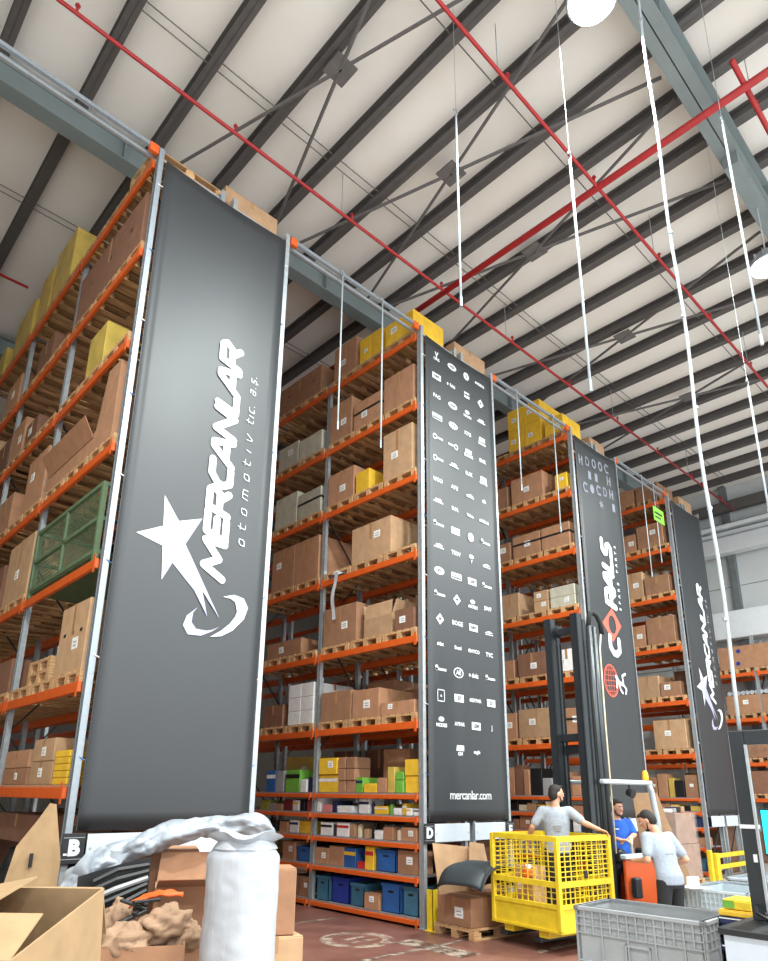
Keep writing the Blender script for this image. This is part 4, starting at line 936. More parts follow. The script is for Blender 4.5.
H0 = .95; ez = (B_-A).normalized().cross(Vector((.72, -.69, 0))).normalized(); ez = ez if ez.z > 0 else -ez
L0 = (B_-A).length; ey = ez.cross((B_-A).normalized()); W0 = .72
org = A-ez*H0
if ey.dot(Vector((-1, 1, 0))) < 0: org = org  # width grows to the left of the picture
open_carton('big open kraft carton with raised flaps at the bottom left corner', frame(A-ez*H0, B_-A, ez) @ Matrix.Translation((0, 0 if ey.x < 0 else -W0, 0)), L0, W0, H0, (None, 168, -65, 165) if ey.x < 0 else (168, None, -65, 165), 'dimkraft', .34)
pallet(.75, 3.45, 0, 'wooden pallet on the floor below the big open kraft carton', True, 'wooden pallets on the floor', rz=.75)
pts = [(2.02, 7.03, .02), (2.46, 6.9, .02), (2.46, 6.93, 1.28), (2.37, 6.98, 1.77), (2.31, 6.98, 1.78), (2.23, 7.0, 1.63), (2.09, 7.04, 1.4), (2.03, 7.05, 1.05)]
mb = MB().add(pts+[(a-.004, b-.014, c) for a, b, c in pts], [tuple(range(8))[::-1], tuple(range(8, 16))]+[(i, (i+1) % 8, 8+(i+1) % 8, 8+i) for i in range(8)])
o = tag(obj('cardboard_sheet', mb, 'dimkraft'), 'kraft cardboard sheet with a hand hole leaning on the near rack post', 'cardboard')
obj('hand_hole', MB().box(2.2, 2.225, 6.96, 6.985, 1.22, 1.34).xf(Matrix.Identity(4)), 'black', o)
# paper-filled carton
open_carton('brown carton full of crumpled packing paper in front of the white roll', Matrix.Translation((2.14, 5.12, 0)) @ Matrix.Rotation(-.46, 4, 'Z'), .6, .55, .84, (None, -75, -60, None), 'brown', .3)
sack('paper_bundle', 'crumpled brown packing paper bundle, larger one on top of the paper-filled carton', 'paper', (2.66, 5.14, .82), (.2, .16, .14), 'paperbag', 1.0, .3)
sack('paper_bundle', 'crumpled brown packing paper bundle at the left front of the paper-filled carton', 'paper', (2.38, 5.16, .74), (.2, .15, .13), 'paperbag', 5.0, .3)
sack('paper_bundle', 'crumpled brown packing paper bundle at the right of the paper-filled carton', 'paper', (2.8, 5.12, .74), (.16, .16, .12), 'paperbag', 9.0, .3)
sack('paper_bundle', 'small crumpled paper bundle behind the black scraps', 'paper', (2.46, 5.5, .8), (.13, .12, .16), 'paperbag', 12.0, .3)
def orange(u, v): return (-.2+.4*u, -.05+.1*v+.03*math.sin(u*6), .06*math.sin(u*2.6)+.02*noise.noise(Vector((u*6, v*4, 0)))+.03*math.sin(v*3.1))
o = obj('orange_cover', MB().grid(orange, 20, 6), 'orangecloth', None, (2.68, 5.36, 1.06), smooth=True); o.rotation_euler = (0, -.1, -.5); tag(o, 'bright orange plastic cover strip lying on the packing paper', 'cover'); o.modifiers.new('thick', 'SOLIDIFY').thickness = .012
t = thing('plastic_clip', 'black plastic clip parts heaped left of the packing paper', 'parts', (2.5, 5.3, .98))
for j in range(5): obj('clip', MB().cbox(-.11, .11, -.02, .02, -.012, .012).xf(Matrix.Translation((rnd.uniform(-.06, .06), rnd.uniform(-.05, .05), .02+j*.024)) @ Matrix.Rotation(j*.8, 4, 'Z') @ Matrix.Rotation(.3*(j % 3-1), 4, 'Y')), 'black', t)
# white foam roll standing on end
def rollf(u, v):
    a = 2*math.pi*u; r = .262+.008*math.sin(3*a)+.012*noise.noise(Vector((math.cos(a)*2, math.sin(a)*2, v*5)))+.009*abs(noise.noise(Vector((math.cos(a)*2+v*3, math.sin(a)*2, v*16))))
    if v > .93: r *= 1-(v-.93)/.07*.3
    return (r*math.cos(a), r*math.sin(a), v*1.56)
t = thing('foam_roll', 'white plastic-wrapped foam roll standing on end in the foreground', 'roll', (2.95, 4.57, 0))
obj('wrapped_roll', MB().grid(rollf, 64, 90), 'rollwhite', t, smooth=True); obj('roll_top', MB().cyl((0,0,1.5), (0,0,1.565), .24, .19, n=32), 'rollwhite', t)
def collar(u, v):
    a = 2*math.pi*u; r = .17+.09*v+.03*math.sin(5*a)*v; return (r*math.cos(a), r*math.sin(a), 1.53+.07*v+.025*math.sin(4*a+1)*v)
o = obj('film_collar', MB().grid(collar, 48, 5), 'film', t, smooth=True)
# film wrapped bumper arching over the heap
path = [(2.30, 6.42, .86), (2.36, 6.4, 1.05), (2.48, 6.33, 1.22), (2.66, 6.26, 1.33), (2.86, 6.17, 1.42), (3.09, 6.06, 1.52), (3.32, 5.94, 1.58), (3.52, 5.82, 1.6), (3.74, 5.68, 1.6), (3.88, 5.58, 1.52)]
def spl(t_):
    f = t_*(len(path)-1); i = min(int(f), len(path)-2); f -= i
    P = [Vector(path[max(0, min(len(path)-1, i+k))]) for k in (-1, 0, 1, 2)]
    return .5*((2*P[1])+(-P[0]+P[2])*f+(2*P[0]-5*P[1]+4*P[2]-P[3])*f*f+(-P[0]+3*P[1]-3*P[2]+P[3])*f**3)
def bump_(u, v):
    p = spl(u); d = (spl(min(1, u+.01))-spl(max(0, u-.01))).normalized(); n = Vector((-.46, -.89, 0)); b = d.cross(n).normalized()
    a = 2*math.pi*v; k = 1+.4*noise.noise(Vector((u*14, math.cos(a)*1.6, math.sin(a)*1.6)))+.2*abs(noise.noise(Vector((u*26, math.cos(a)*2.5, math.sin(a)*2.5))))
    e = .55+.45*min(1, min(u, 1-u)*12)
    q = p+n*(math.cos(a)*.18*k*e)+b*(math.sin(a)*.095*k*e); return tuple(q)
t = thing('wrapped_bumper', 'film-wrapped car bumper arching over the foreground heap', 'car part', (0, 0, 0))
obj('film_wrapping', MB().grid(bump_, 160, 36), 'film', t, smooth=True)
def loose(u, v): return (2.36+.3*u+.04*math.sin(v*7), 6.2-.1*u+.05*math.sin(u*8+v*4), .98+.4*v+.02*math.sin(u*11)-.3*u*(1-v))
o = obj('loose_film', MB().grid(loose, 14, 14), 'film', t, smooth=True)
# dark parts and cartons that carry the bumper
carton('tall brown carton behind the heap carrying the wrapped bumper', 2.95, 3.55, 6.15, 6.7, 0, 1.38, 'brown', lab=False, rz=-.45)
open_carton('brown carton with an open front flap behind the white roll', Matrix.Translation((2.78, 5.62, 0)) @ Matrix.Rotation(-.46, 4, 'Z'), .62, .42, 1.14, (18, 60, None, -40), 'brown', .26)
carton('brown carton right of the white roll, only its side showing', 3.5, 3.92, 5.16, 5.5, .74, 1.27, 'brown', lab=False, rz=-.46)
carton('brown carton low beside the white roll with a white sticker', 3.46, 3.96, 5.1, 5.52, 0, .735, 'kraft', lab=True, rz=-.3)
t = thing('car_grille', 'black and silver car grille parts under the wrapped bumper', 'car part', (2.5, 6.0, .0))
obj('stand_carton', MB().cbox(-.25, .25, -.2, .2, 0, .9), 'darkbrown', t)
for j in range(5): obj('grille_bar', MB().tube([(-.25+.02*j, -.22, .92+.07*j), (0, -.26, 1.0+.07*j), (.28, -.22, 1.1+.05*j)], .022, 6), 'black' if j != 2 else 'grey', t)
obj('grille_shell', MB().grid(lambda u, v: (-.28+.6*u, -.18+.05*math.sin(u*3.1), .88+.36*v+.12*u), 10, 8), 'black', t, smooth=True)

# ------------------------------------------------------------------ order-picking cage and truck
TR = -.1244; TO = (7.95, 5.1, 0)
cage = thing('work_cage', 'yellow steel mesh work cage raised in front of the truck mast', 'cage', (TO[0], TO[1], .26), TR)
CL, CW, CH = 1.14, 1.2, 1.14
yp = 'yellowpaint'
obj('cage_floor', MB().box(0, CL, 0, CW, 0, .03), yp, cage)
for (x, y) in ((0, 0), (0, CW-.06), (CL-.06, 0), (CL-.06, CW-.06)): obj('corner_post', MB().cbox(x, x+.06, y, y+.06, 0, CH, .006), yp, cage)
def mesh_panel(p0, p1, z0, z1, n):
    mb = MB(); p0 = Vector(p0); p1 = Vector(p1)
    for i in range(1, n): p = p0.lerp(p1, i/n); mb.bar((p.x, p.y, z0), (p.x, p.y, z1), .012)
    m = max(2, int((z1-z0)/.058))
    for i in range(1, m): z = z0+(z1-z0)*i/m; mb.bar((p0.x, p0.y, z), (p1.x, p1.y, z), .01)
    o = obj('wire_mesh', mb, yp, cage); o['kind'] = 'stuff'
for (p0, p1) in (((.03, .06), (.03, CW-.06)), ((.06, .03), (CL-.06, .03)), ((CL-.03, .06), (CL-.03, CW-.06)), ((.06, CW-.03), (CL-.06, CW-.03))):
    a = Vector((*p0, 0)); b = Vector((*p1, 0))
    for z, h in ((CH-.03, .07), (.56, .07), (.3, .05)): obj('rail', MB().bar(a+Vector((0,0,z)), b+Vector((0,0,z)), .05, h), yp, cage)
    obj('kick_plate', MB().bar(a+Vector((0,0,.14)), b+Vector((0,0,.14)), .02, .3), yp, cage)
    mesh_panel(p0, p1, .32, .54, 11); mesh_panel(p0, p1, .59, CH-.06, 9)
obj('door_latch', MB().cbox(.5, .56, -.03, .0, .62, .72), 'mast', cage)
for y in (.25, .85): obj('fork_pocket', MB().box(.05, CL+.1, y, y+.16, -.09, 0), yp, cage)
o = thing('tool_drill', 'small orange and white tool lying on the cage rail', 'tool', (8.22, 5.75, .85), .3)
obj('tool_body', MB().cbox(-.1, .1, -.05, .05, 0, .1, .02), 'orangecloth', o); obj('tool_top', MB().cbox(-.05, .05, -.04, .04, .1, .16, .02), 'white', o)
obj('hanger_hook', MB().tube([(-.08, 0, .04), (-.12, 0, .1), (-.1, .0, .2)], .01, 6), 'orangecloth', o)
carton('kraft carton standing inside the yellow work cage', 8.28, 8.55, 5.68, 6.02, .3, .98, 'kraft', lab=True, rz=TR)

truck = thing('order_picker_truck', 'orange order picker truck with tall dark mast behind the yellow cage', 'forklift', TO, TR)
def channel(x0, x1, y0, y1, z0, z1):
    return MB().add(*(lambda q: (q.v, q.f))(MB().cbox(x0, x1, y0, y0+.03, z0, z1, .004).cbox(x0, x0+.03, y0, y1, z0, z1, .004).cbox(x1-.03, x1, y0, y1, z0, z1, .004)))
for y in (.47, 1.0):
    obj('mast_outer_channel', channel(1.36, 1.5, y, y+.13, .1, 4.72), 'mast', truck); obj('mast_inner_channel', channel(1.52, 1.62, y+.02, y+.12, .15, 4.64), 'mast', truck)
    obj('mast_web', MB().box(1.38, 1.49, y+.05, y+.08, .1, 4.7), 'mast', truck)
    obj('chain', MB().bar((1.57, y-.02, .4), (1.57, y-.02, 4.3), .03, .012), 'rubber', truck)
for z in (4.42, 2.72, 1.1): obj('mast_crossbar', MB().cbox(1.44, 1.52, .55, 1.06, z, z+.12, .01), 'mast', truck)
for x_, y_ in ((1.7, .5), (1.82, .5)): obj('lift_cylinder', MB().cyl((x_, y_, .2), (x_, y_, 4.55), .05, n=14), 'mast', truck, smooth=True)
obj('lift_cylinder', MB().cyl((1.7, .78, .2), (1.7, .78, 2.4), .05, n=14), 'mast', truck, smooth=True); obj('cylinder_rod', MB().cyl((1.7, .78, 2.4), (1.7, .78, 2.75), .03, n=12), 'galvbright', truck, smooth=True)
obj('cylinder_bracket', MB().cbox(1.54, 1.74, .62, .98, 2.54, 2.68, .01), 'mast', truck)
obj('pulley', MB().cyl((1.5, .9, 4.5), (1.5, .96, 4.5), .1, n=16), 'mast', truck)
obj('hose_loop', MB().tube([(1.7, .5, 4.55), (1.74, .5, 4.74), (1.8, .49, 4.8), (1.9, .47, 4.76), (1.97, .46, 4.64), (1.99, .46, 4.45)], .04, 8), 'rubber', truck, smooth=True)
obj('hydraulic_hose', MB().tube([(1.97, .46, 4.5), (1.93, .48, 4.2), (1.91, .48, 3.0), (1.91, .48, 1.1)], .013, 8), 'cream', truck, smooth=True)
for y in (.38, .98): obj('fork', MB().cbox(.05, 1.34, y, y+.13, .1, .165, .01), 'mast', truck)
obj('fork_carriage', MB().cbox(1.27, 1.34, .36, 1.2, .1, .6, .01), 'mast', truck)
Y0, Y1 = .36, 1.3
obj('chassis', MB().cbox(1.95, 3.1, Y0, Y1, .1, .18, .02), 'truckorange', truck)
for a_, b_ in ((Y0, Y0+.06), (Y1-.06, Y1)):
    obj('body_side', MB().cbox(1.95, 3.08, a_, b_, .16, 1.02, .025), 'truckorange', truck); obj('side_ledge', MB().cbox(1.93, 3.1, a_-.03, b_+.02, 1.02, 1.09, .015), 'truckgrey', truck)
obj('battery_cover', MB().cbox(2.78, 3.1, Y0+.06, Y1-.06, .2, 1.0, .04), 'truckorange', truck)
obj('dashboard', MB().cbox(1.97, 2.12, Y0+.08, Y1-.08, .95, 1.16, .04), 'mast', truck); obj('control_console', MB().cbox(2.62, 2.9, Y0+.07, Y0+.3, 1.0, 1.15, .03), 'black', truck)
obj('platform', MB().box(1.98, 2.78, Y0+.06, Y1-.06, .18, .2), 'rubber', truck)
for y in (Y0+.05, Y1-.05):
    g = obj('overhead_guard', MB().cbox(1.6, 2.86, y-.05, y+.05, 2.09, 2.16, .02), 'truckgrey', truck)
    obj('guard_pillar', MB().tube([(2.78, y, 2.12), (2.86, y, 2.02), (2.95, y, 1.6), (3.02, y, 1.05)], .045, 8), 'truckgrey', truck, smooth=True)
for i in range(5): obj('guard_bar', MB().cbox(1.7+i*.22, 1.75+i*.22, Y0+.08, Y1-.08, 2.1, 2.14, .008), 'truckgrey', g)
obj('beacon', MB().lathe([(.05,0),(.05,.03),(.045,.12),(.03,.15),(.005,.16)], (2.74, Y0+.05, 2.16), 14), 'beacon', truck, smooth=True)
obj('guard_lamp', MB().cyl((2.3, Y0, 1.95), (2.3, Y0+.1, 1.98), .07, .05, n=14), 'black', truck); obj('lamp_arm', MB().bar((2.3, Y0+.06, 2.0), (2.3, Y0+.06, 2.1), .02), 'black', truck)
obj('side_motor', MB().cbox(1.98, 2.12, Y0-.14, Y0-.03, .5, .78, .02), 'mast', truck)
for (x, y) in ((1.15, .42), (1.15, 1.1), (2.8, .4), (2.8, 1.14)):
    wh = obj('wheel', MB().cyl((x, y, .15), (x, y+.12, .15), .15, n=24), 'rubber', truck); obj('hub', MB().cyl((x, y-.004, .15), (x, y+.124, .15), .07, n=16), 'galv', wh)
for y in (.42, 1.1): obj('support_leg', MB().cbox(1.2, 1.98, y, y+.12, .2, .3, .02), 'mast', truck)

# ------------------------------------------------------------------ people
def cap(mb, p0, p1, r0, r1, n=12):
    p0 = Vector(p0); p1 = Vector(p1); d = (p1-p0); L_ = d.length
    if L_ < 1e-6: d = Vector((0,0,1))
    d.normalize(); u = Vector((0,0,1)) if abs(d.z) < .9 else Vector((1,0,0)); a = d.cross(u).normalized(); b = d.cross(a)
    rings = []
    for k in range(4): t_ = -math.pi/2+k*math.pi/8*1.0; rings.append((p0+d*(math.sin(t_)*r0), max(.0005, math.cos(t_)*r0)))
    rings.append((p0, r0)); rings.append((p1, r1))
    for k in range(1, 5): t_ = k*math.pi/8; rings.append((p1+d*(math.sin(t_)*r1), max(.0005, math.cos(t_)*r1)))
    V = []
    for c, r in rings:
        for i in range(n): t_ = 2*math.pi*i/n; V.append(c+a*math.cos(t_)*r+b*math.sin(t_)*r)
    m = len(rings)
    Fc = [(i*n+k, i*n+(k+1) % n, (i+1)*n+(k+1) % n, (i+1)*n+k) for i in range(m-1) for k in range(n)]
    Fc += [tuple(range(n))[::-1], tuple(range((m-1)*n, m*n))]
    mb.add(V, Fc)
def limb(mb, pts, rs):
    for i in range(len(pts)-1): cap(mb, pts[i], pts[i+1], rs[i], rs[i+1])
def loft(mb, secs, n=18):
    V = []
    for (c, rx, ry) in secs:
        for i in range(n): a = 2*math.pi*i/n; V.append((c[0]+rx*math.cos(a), c[1]+ry*math.sin(a), c[2]))
    m = len(secs)
    mb.add(V, [(i*n+k, i*n+(k+1) % n, (i+1)*n+(k+1) % n, (i+1)*n+k) for i in range(m-1) for k in range(n)]+[tuple(range(n))[::-1], tuple(range((m-1)*n, m*n))])
def ellipsoid(mb, c, r, n=16):
    V = []; m = 10
    for j in range(m+1):
        b = math.pi*(j/m-.5); rr = max(.001, math.cos(b))
        for i in range(n): a = 2*math.pi*i/n; V.append((c[0]+r[0]*rr*math.cos(a), c[1]+r[1]*rr*math.sin(a), c[2]+r[2]*math.sin(b)))
    mb.add(V, [(j*n+k, j*n+(k+1) % n, (j+1)*n+(k+1) % n, (j+1)*n+k) for j in range(m) for k in range(n)]+[tuple(range(n))[::-1], tuple(range(m*n, (m+1)*n))])
def remeshed(name, mb, m, parent, vox=.014, it=4):
    o = obj(name, mb, m, parent, smooth=True)
    r = o.modifiers.new('remesh', 'REMESH'); r.mode = 'VOXEL'; r.voxel_size = vox; r.use_smooth_shade = True
    s_ = o.modifiers.new('smooth', 'SMOOTH'); s_.iterations = it; s_.factor = .5
    return o
def hand(mb, wrist, d, nrm, side, curl=.5):
    # palm plus five separate fingers; d = pointing direction, nrm = back-of-hand normal
    wrist = Vector(wrist); d = Vector(d).normalized(); nrm = Vector(nrm); nrm = (nrm-d*nrm.dot(d)).normalized(); s_ = d.cross(nrm)*side
    pc = wrist+d*.045
    for k in (-.026, -.009, .009, .026): cap(mb, wrist+s_*k*.7, wrist+d*.09+s_*k, .015, .013, 8)
    for i, (k, L_) in enumerate(((-.03, .062), (-.01, .075), (.011, .082), (.031, .072))):
        b0 = wrist+d*.09+s_*k*1.05; d1 = (d*math.cos(curl*.5)-nrm*math.sin(curl*.5)); d2 = (d*math.cos(curl*1.4)-nrm*math.sin(curl*1.4))
        b1 = b0+d1*L_*.5; b2 = b1+d2*L_*.5; cap(mb, b0, b1, .0105, .0095, 8); cap(mb, b1, b2, .0095, .008, 8)
    t0 = wrist+d*.03+s_*.03; t1 = t0+(d*.6+s_*.7-nrm*.2)*.035; t2 = t1+(d*.9+s_*.15-nrm*.4)*.032
    cap(mb, t0, t1, .013, .011, 8); cap(mb, t1, t2, .011, .009, 8)
def person(label, loc, rz, J, shirt, hair_full=True, lean=0.0, head_yaw=0.0, head_pitch=0.0, beard=False, h=1.0, print_back=False, print_front=False):
    """local frame: x right, y forward, z up; J gives elbows, wrists for both arms and feet"""
    t = thing('person', label, 'person', loc, rz)
    hip = Vector((0, 0, .93*h)); ch = Vector((0, lean*.32, 1.28*h)); sh = Vector((0, lean*.46, 1.42*h)); nk = Vector((0, lean*.56, 1.5*h))
    body = MB()
    loft(body, [((0, 0, .82*h), .14, .1), ((0, 0, .93*h), .165, .115), ((0, lean*.12, 1.05*h), .14, .1), ((0, lean*.3, 1.25*h), .165, .115), ((0, lean*.44, 1.38*h), .165, .1), ((0, lean*.5, 1.45*h), .09, .07)])
    limb(body, [sh, nk], [.065, .058])
    HR = Matrix.Translation(nk) @ Matrix.Rotation(head_yaw, 4, 'Z') @ Matrix.Rotation(-head_pitch, 4, 'X')
    hb = MB(); ellipsoid(hb, (0, .02, .15), (.074, .095, .105)); ellipsoid(hb, (0, .05, .085), (.055, .06, .065)); cap(hb, (0, 0, -.02), (0, .005, .08), .055, .052)
    cap(hb, (0, .108, .15), (0, .128, .118), .011, .015, 8); ellipsoid(hb, (-.076, .01, .13), (.012, .022, .032), 10); ellipsoid(hb, (.076, .01, .13), (.012, .022, .032), 10)
    cap(hb, (-.022, .103, .07), (.022, .103, .07), .008, .008, 8); ellipsoid(hb, (0, .09, .045), (.03, .025, .022), 10)
    hb.xf(HR); body.add(hb.v, hb.f)
    for s_, side in ((-1, 'l'), (1, 'r')):
        S = Vector((s_*.185, lean*.46, 1.4*h)); E = Vector(J[side+'e']); W = Vector(J[side+'w'])
        limb(body, [(s_*.1, lean*.46, 1.39*h), S, E, W], [.06, .054, .041, .028]); limb(body, [E+(W-E)*.05, E+(W-E)*.35], [.042, .041])
        d = (W-E).normalized(); hand(body, W, Vector(J.get(side+'d', d)), Vector(J.get(side+'n', (0, -.3, 1))), -s_, J.get(side+'c', .6))
        F_ = Vector(J.get(side+'f', (s_*.11, 0, .06))); K = Vector(J.get(side+'k', ((s_*.105+F_.x)/2, F_.y*.5+.03, .48*h)))
        limb(body, [(s_*.09, 0, .88*h), K, F_], [.085, .055, .04])
    b = remeshed('body', body, 'skin', t, .0095, 3)
    # clothes
    sm = MB()
    loft(sm, [((0, -.0, .84*h), .19, .135), ((0, 0, .95*h), .185, .135), ((0, lean*.14, 1.08*h), .168, .125), ((0, lean*.3, 1.25*h), .188, .132), ((0, lean*.44, 1.38*h), .18, .115), ((0, lean*.5, 1.452*h), .1, .078)])
    for s_, side in ((-1, 'l'), (1, 'r')):
        S = Vector((s_*.185, lean*.46, 1.4*h)); E = Vector(J[side+'e']); limb(sm, [(s_*.1, lean*.46, 1.385*h), S, S+(E-S)*.72], [.078, .074, .066])
    sh_o = remeshed('t_shirt', sm, shirt, t, .013, 5)
    tr = MB(); loft(tr, [((0, 0, .8*h), .165, .12), ((0, 0, .9*h), .178, .128), ((0, 0, .97*h), .165, .118)])
    for s_, side in ((-1, 'l'), (1, 'r')):
        F_ = Vector(J.get(side+'f', (s_*.11, 0, .06))); K = Vector(J.get(side+'k', ((s_*.105+F_.x)/2, F_.y*.5+.03, .48*h)))
        limb(tr, [(s_*.09, 0, .87*h), K, F_+Vector((0, 0, .04))], [.105, .076, .062])
    remeshed('trousers', tr, 'trousers', t, .014, 4)
    for s_, side in ((-1, 'l'), (1, 'r')):
        F_ = Vector(J.get(side+'f', (s_*.11, 0, .06))); s2 = MB(); cap(s2, F_+Vector((0, -.06, -.02)), F_+Vector((0, .15, -.025)), .042, .036); cap(s2, F_+Vector((0, -.03, 0)), F_+Vector((0, -.03, .05)), .045, .045); remeshed('shoe', s2, 'shoe', t, .012, 3)
    hm = MB(); ellipsoid(hm, (0, -.012, .185), (.081, .094, .088)); ellipsoid(hm, (0, -.035, .135), (.08, .075, .1)); ellipsoid(hm, (0, .055, .238), (.058, .045, .025))
    if beard: ellipsoid(hm, (0, .078, .04), (.042, .04, .024)); cap(hm, (-.066, .02, .13), (-.046, .062, .06), .008, .014, 8); cap(hm, (.066, .02, .13), (.046, .062, .06), .008, .014, 8)
    hm.xf(HR); remeshed('hair', hm, 'hair', t, .009, 2)
    for s_ in (-1, 1):
        e = MB(); ellipsoid(e, (s_*.031, .103, .15), (.014, .01, .009), 10); e.xf(HR); obj('eye', e, 'panelwhite', t, smooth=True)
        e = MB(); ellipsoid(e, (s_*.031, .111, .15), (.006, .004, .006), 8); e.xf(HR); obj('pupil', e, 'black', t)
        e = MB(); cap(e, (s_*.015, .11, .175), (s_*.048, .098, .178), .006, .005, 8); e.xf(HR); obj('eyebrow', e, 'hair', t)
    e = MB(); cap(e, (-.022, .109, .072), (.022, .109, .072), .006, .006, 8); e.xf(HR); obj('lips', e, 'pink', t)
    yb = lambda z: -.135+lean*.3*(z/1.25)
    if print_back:
        for q in range(3): obj('shirt_print', MB().box(-.06+.015*q, .06-.01*q, -.139+lean*.28, -.13+lean*.28, 1.2*h-.03*q, 1.215*h-.03*q), 'grey', sh_o)
    if print_front: obj('shirt_print', MB().box(.04, .1, .128+lean*.3, .14+lean*.3, 1.3*h, 1.315*h), 'white', sh_o)
    return t
AZ = lambda x, y: math.atan2(-x, y)        # rotation that makes +y point along (x, y)
# man in the cage: back to the camera, looking right, right arm stretched to the cage rail
cx, cy = 8.76, 5.6
person('man in grey t-shirt and dark trousers standing inside the yellow cage, looking right', (cx, cy, .3), AZ(.80, .60),
       dict(le=(-.34, -.02, 1.18), lw=(-.40, .16, .98), ld=(-.02, .3, -.9), ln=(-1, 0, .2), re=(.37, -.1, 1.25), rw=(.56, -.14, 1.17), rd=(.9, -.1, -.3), rn=(.3, .2, 1), rc=.9, lf=(-.13, .02, .06), rf=(.13, -.02, .06)), 'shirtgrey', head_yaw=-1.15, head_pitch=.08, beard=True, print_back=True)
# man at the truck: back to the camera, head bowed to the left
person('man in pale grey t-shirt and black trousers standing with his back turned, head bowed', (9.1, 4.19, 0), AZ(.42, .9),
       dict(le=(-.27, .06, 1.13), lw=(-.22, .33, 1.1), ld=(.1, .9, .05), ln=(-.2, 0, 1), re=(.29, .0, 1.13), rw=(.22, .24, 1.04), rd=(-.3, .8, .1), rn=(.2, 0, 1), lf=(-.13, 0, .06), rf=(.12, .06, .06)), 'shirtgrey2', lean=.34, head_yaw=.75, head_pitch=.6, beard=True, print_back=True, h=1.0)
# driver in blue standing behind the truck side, facing the camera, cup in hand
drv = person('man in blue t-shirt standing inside the truck, holding a paper cup', (10.35, 5.53, .215), AZ(-.55, -.8),
       dict(le=(-.25, .06, 1.13), lw=(-.02, .26, 1.06), ld=(.9, .3, .0), ln=(0, .2, 1), lc=.9, re=(.26, .08, 1.12), rw=(.12, .3, 1.07), rd=(-.7, .6, 0), rn=(.2, 0, 1)), 'shirtblue', head_yaw=.25, head_pitch=.2, beard=True, print_front=True, h=.93)
o = obj('paper_cup', MB().lathe([(.028,0),(.036,.1),(.038,.1),(.03,.005)], n=16), 'cream', None, (10.19, 5.24, 1.225)); tag(o, 'small paper cup in the hand of the man in blue', 'cup')

# ------------------------------------------------------------------ grey pallet crates
def big_crate(label, x, y, z, lx, ly, h, m, rz=0.0):
    t = thing('plastic_crate', label, 'crate', (x, y, z), rz, 'large grey plastic crates'); k = .03
    obj('base', MB().cbox(0, lx, 0, ly, .1, .14, .01), m, t)
    for (a, b, c_, d) in ((0, k, 0, ly), (lx-k, lx, 0, ly), (0, lx, 0, k), (0, lx, ly-k, ly)): obj('wall_panel', MB().box(a, b, c_, d, .1, h), m, t)
    obj('rim', MB().cbox(-.025, k, -.025, ly+.025, h-.04, h, .006).cbox(lx-k, lx+.025, -.025, ly+.025, h-.04, h, .006).cbox(-.025, lx+.025, -.025, k, h-.04, h, .006).cbox(-.025, lx+.025, ly-k, ly+.025, h-.04, h, .006), m, t)
    n = 14
    for i in range(n+1):
        yy = ly*i/n; big = i % 3 == 2 or i in (0, n)
        for xs in (-.02, lx): obj('rib', MB().box(xs, xs+.02, max(0, yy-.008), min(ly, yy+.008), .1 if big else h-.24, h-.03), m, t)
    n2 = max(6, int(lx/.09))
    for i in range(n2+1):
        xx = lx*i/n2; big = i % 3 == 0
        for ys in (-.02, ly): obj('rib', MB().box(max(0, xx-.008), min(lx, xx+.008), ys, ys+.02, .1 if big else h-.24, h-.03), m, t)
    for z_ in (h-.1, h-.17, h-.24, h*.45, .14):
        obj('rib', MB().box(-.016, 0, 0, ly, z_, z_+.012), m, t); obj('rib', MB().box(lx, lx+.016, 0, ly, z_, z_+.012), m, t)
        obj('rib', MB().box(0, lx, -.016, 0, z_, z_+.012), m, t); obj('rib', MB().box(0, lx, ly, ly+.016, z_, z_+.012), m, t)
    obj('label_frame', MB().box(-.022, 0, ly*.4, ly*.6, h*.5, h*.52).box(-.022, 0, ly*.4, ly*.6, h*.66, h*.68).box(-.022, 0, ly*.4, ly*.4+.015, h*.5, h*.68).box(-.022, 0, ly*.6-.015, ly*.6, h*.5, h*.68), m, t)
    for (a, b) in ((.06, .06), (lx-.16, .06), (.06, ly-.16), (lx-.16, ly-.16)): obj('foot', MB().cbox(a, a+.1, b, b+.1, 0, .1, .01), m, t)
    return t
big_crate('large ribbed grey plastic crate in the right foreground', 6.4, 2.7, 0, .68, 1.2, .88, 'crate', .03)
big_crate('pale grey plastic crate behind the large one, next to the desk frame', 10.0, 3.6, 0, 1.2, .85, .72, 'crate2', -.05)
big_crate('farther pale grey plastic crate beyond the desk frame', 11.6, 3.6, 0, 1.2, .85, .74, 'crate2', -.05)
o = sheet('paper_sheet', 'white paper sheet on the rim of the pale grey crate', 'paper', [(9.85, 4.22, .725), (10.15, 4.1, .725), (10.2, 4.4, .73), (9.9, 4.5, .73)], .004, 'paper')
carton('small white and grey box on the rim of the pale grey crate', 9.95, 10.1, 4.24, 4.36, .735, .86, 'white', tape=False, lab=False)
# stack of dark crates with yellow boxes
for j in range(4): 
    c_ = crate_small('%s dark blue crate of the stack beside the packing desk' % ['bottom', 'second', 'third', 'top'][j], 6.72, 2.36, 2.68, j*.225, .22, 'navy', .5)
    obj('crate_edge', MB().box(-.016, -.012, 0, .32, .205, .215), 'white', c_)
carton('lower yellow box on the dark crates beside the desk frame', 6.7, 7.1, 2.37, 2.68, .905, .955, 'yellow', tape=False, lab=False)
o = carton('upper bright yellow box with green end beside the desk frame', 6.72, 7.05, 2.4, 2.64, .96, 1.04, 'yellowpaint', tape=False, lab=False)
obj('printed_band', MB().box(-.168, -.165, .02, .12, .01, .07), 'green', o)

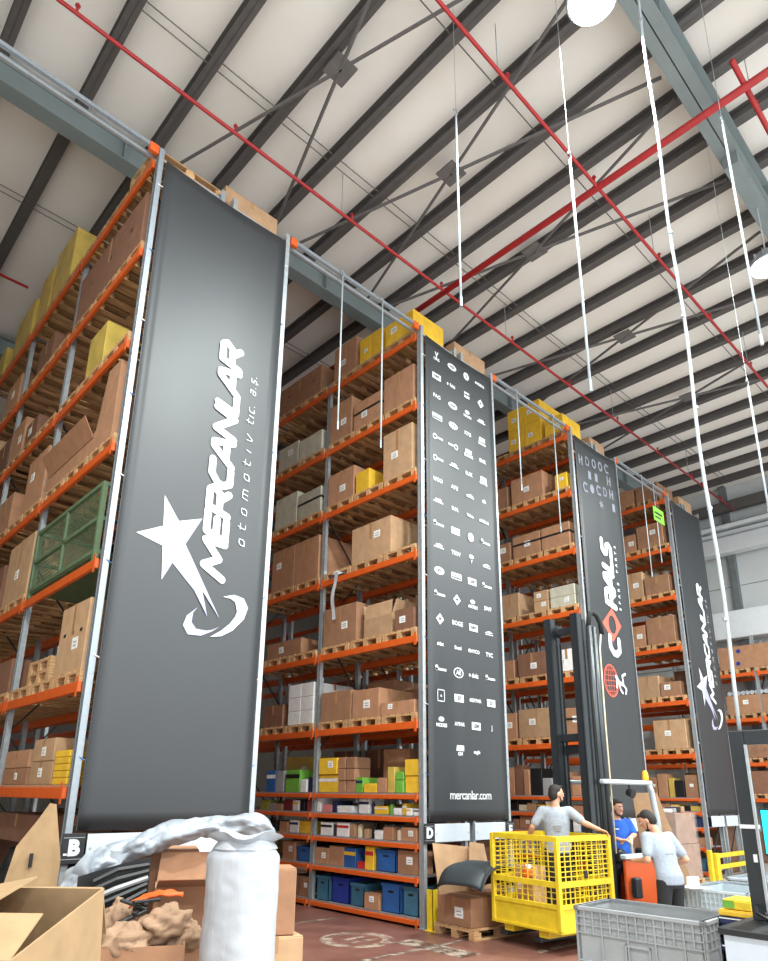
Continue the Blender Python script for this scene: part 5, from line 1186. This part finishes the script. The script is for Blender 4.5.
# ------------------------------------------------------------------ packing desk with steel frame
t = thing('packing_desk', 'packing desk with white front, black top and tall dark steel frame, right edge', 'desk', (5.75, 1.0, 0))
obj('desk_top', MB().cbox(0, .85, 0, 1.32, .91, .96, .008), 'black', t); obj('front_panel', MB().box(.03, .05, .03, 1.29, .05, .91), 'panelwhite', t); obj('side_panel', MB().box(.05, .8, 1.25, 1.28, .05, .91), 'kraft', t)
for y in (.06, 1.2): obj('leg', MB().cbox(.72, .78, y, y+.06, 0, .91, .005), 'mast', t); obj('leg', MB().cbox(.06, .12, y, y+.06, 0, .91, .005), 'mast', t)
def fpost(y): return MB().cbox(.55, .63, y, y+.12, .96, 2.46, .006)
p = obj('frame_post', fpost(1.13), 'mast', t); obj('frame_post', fpost(.0), 'mast', t); obj('frame_beam', MB().cbox(.55, .63, .12, 1.13, 2.34, 2.46, .006), 'mast', t)
obj('edge_strip', MB().box(.53, .55, 1.11, 1.13, .96, 2.34), 'galv', t)
obj('white_tape', MB().box(.545, .635, 1.125, 1.255, 1.66, 1.69), 'white', p); obj('sticker', MB().box(.545, .55, 1.15, 1.18, 1.4, 1.46), 'white', p)
m_ = thing('monitor', 'monitor with bright cyan screen on the packing desk at the right edge', 'monitor', (6.12, 1.77, .965), -.25)
obj('bezel', MB().cbox(-.02, .02, -.28, .28, .5, .86, .006), 'screenblack', m_); obj('screen', MB().box(-.024, -.02, -.265, .265, .515, .845), 'screen', m_); obj('stand', MB().cbox(.0, .03, -.03, .03, .0, .55, .005), 'screenblack', m_); obj('stand_base', MB().cbox(-.1, .12, -.12, .12, 0, .012, .004), 'screenblack', m_)
tt = obj('desk_cable', MB().tube([(0, 0, 0), (.1, .06, .05), (.16, -.02, .02), (.05, -.08, .01), (-.06, -.02, .03), (.0, .08, .06), (.12, .12, .1)], .012, 6), 'black', None, (6.15, 2.08, .975), smooth=True); tag(tt, 'coiled black cable at the foot of the desk frame', 'cable')

# open kraft carton and a loose film strip in the logo-grid rack
open_carton('kraft carton with raised flaps on the second level, logo-grid banner rack', Matrix.Translation((XR['D']+.02, 8.2, LV[1]+.205)), .8, .72, .36, (70, 80, 100, None), 'kraft', .28)
t = thing('film_strip', 'torn white film strip hanging over the third level beam, logo-grid rack', 'film', (XR['D']-.1, 9.55, LV[2]+.08))
obj('film_wad', MB().grid(lambda u, v: (.02+.22*v+.03*math.sin(u*9), -.1+.5*u, .02+.12*math.sin(u*3.1)*math.sin(v*3.1)+.03*noise.noise(Vector((u*9, v*9, 1)))), 22, 10), 'clear2', t, smooth=True)
obj('film_tail', MB().grid(lambda u, v: (.0+.015*math.sin(v*9), .02+.1*u+.09*math.sin(v*2.6), -.95*v+.06), 4, 20), 'clear2', t, smooth=True)
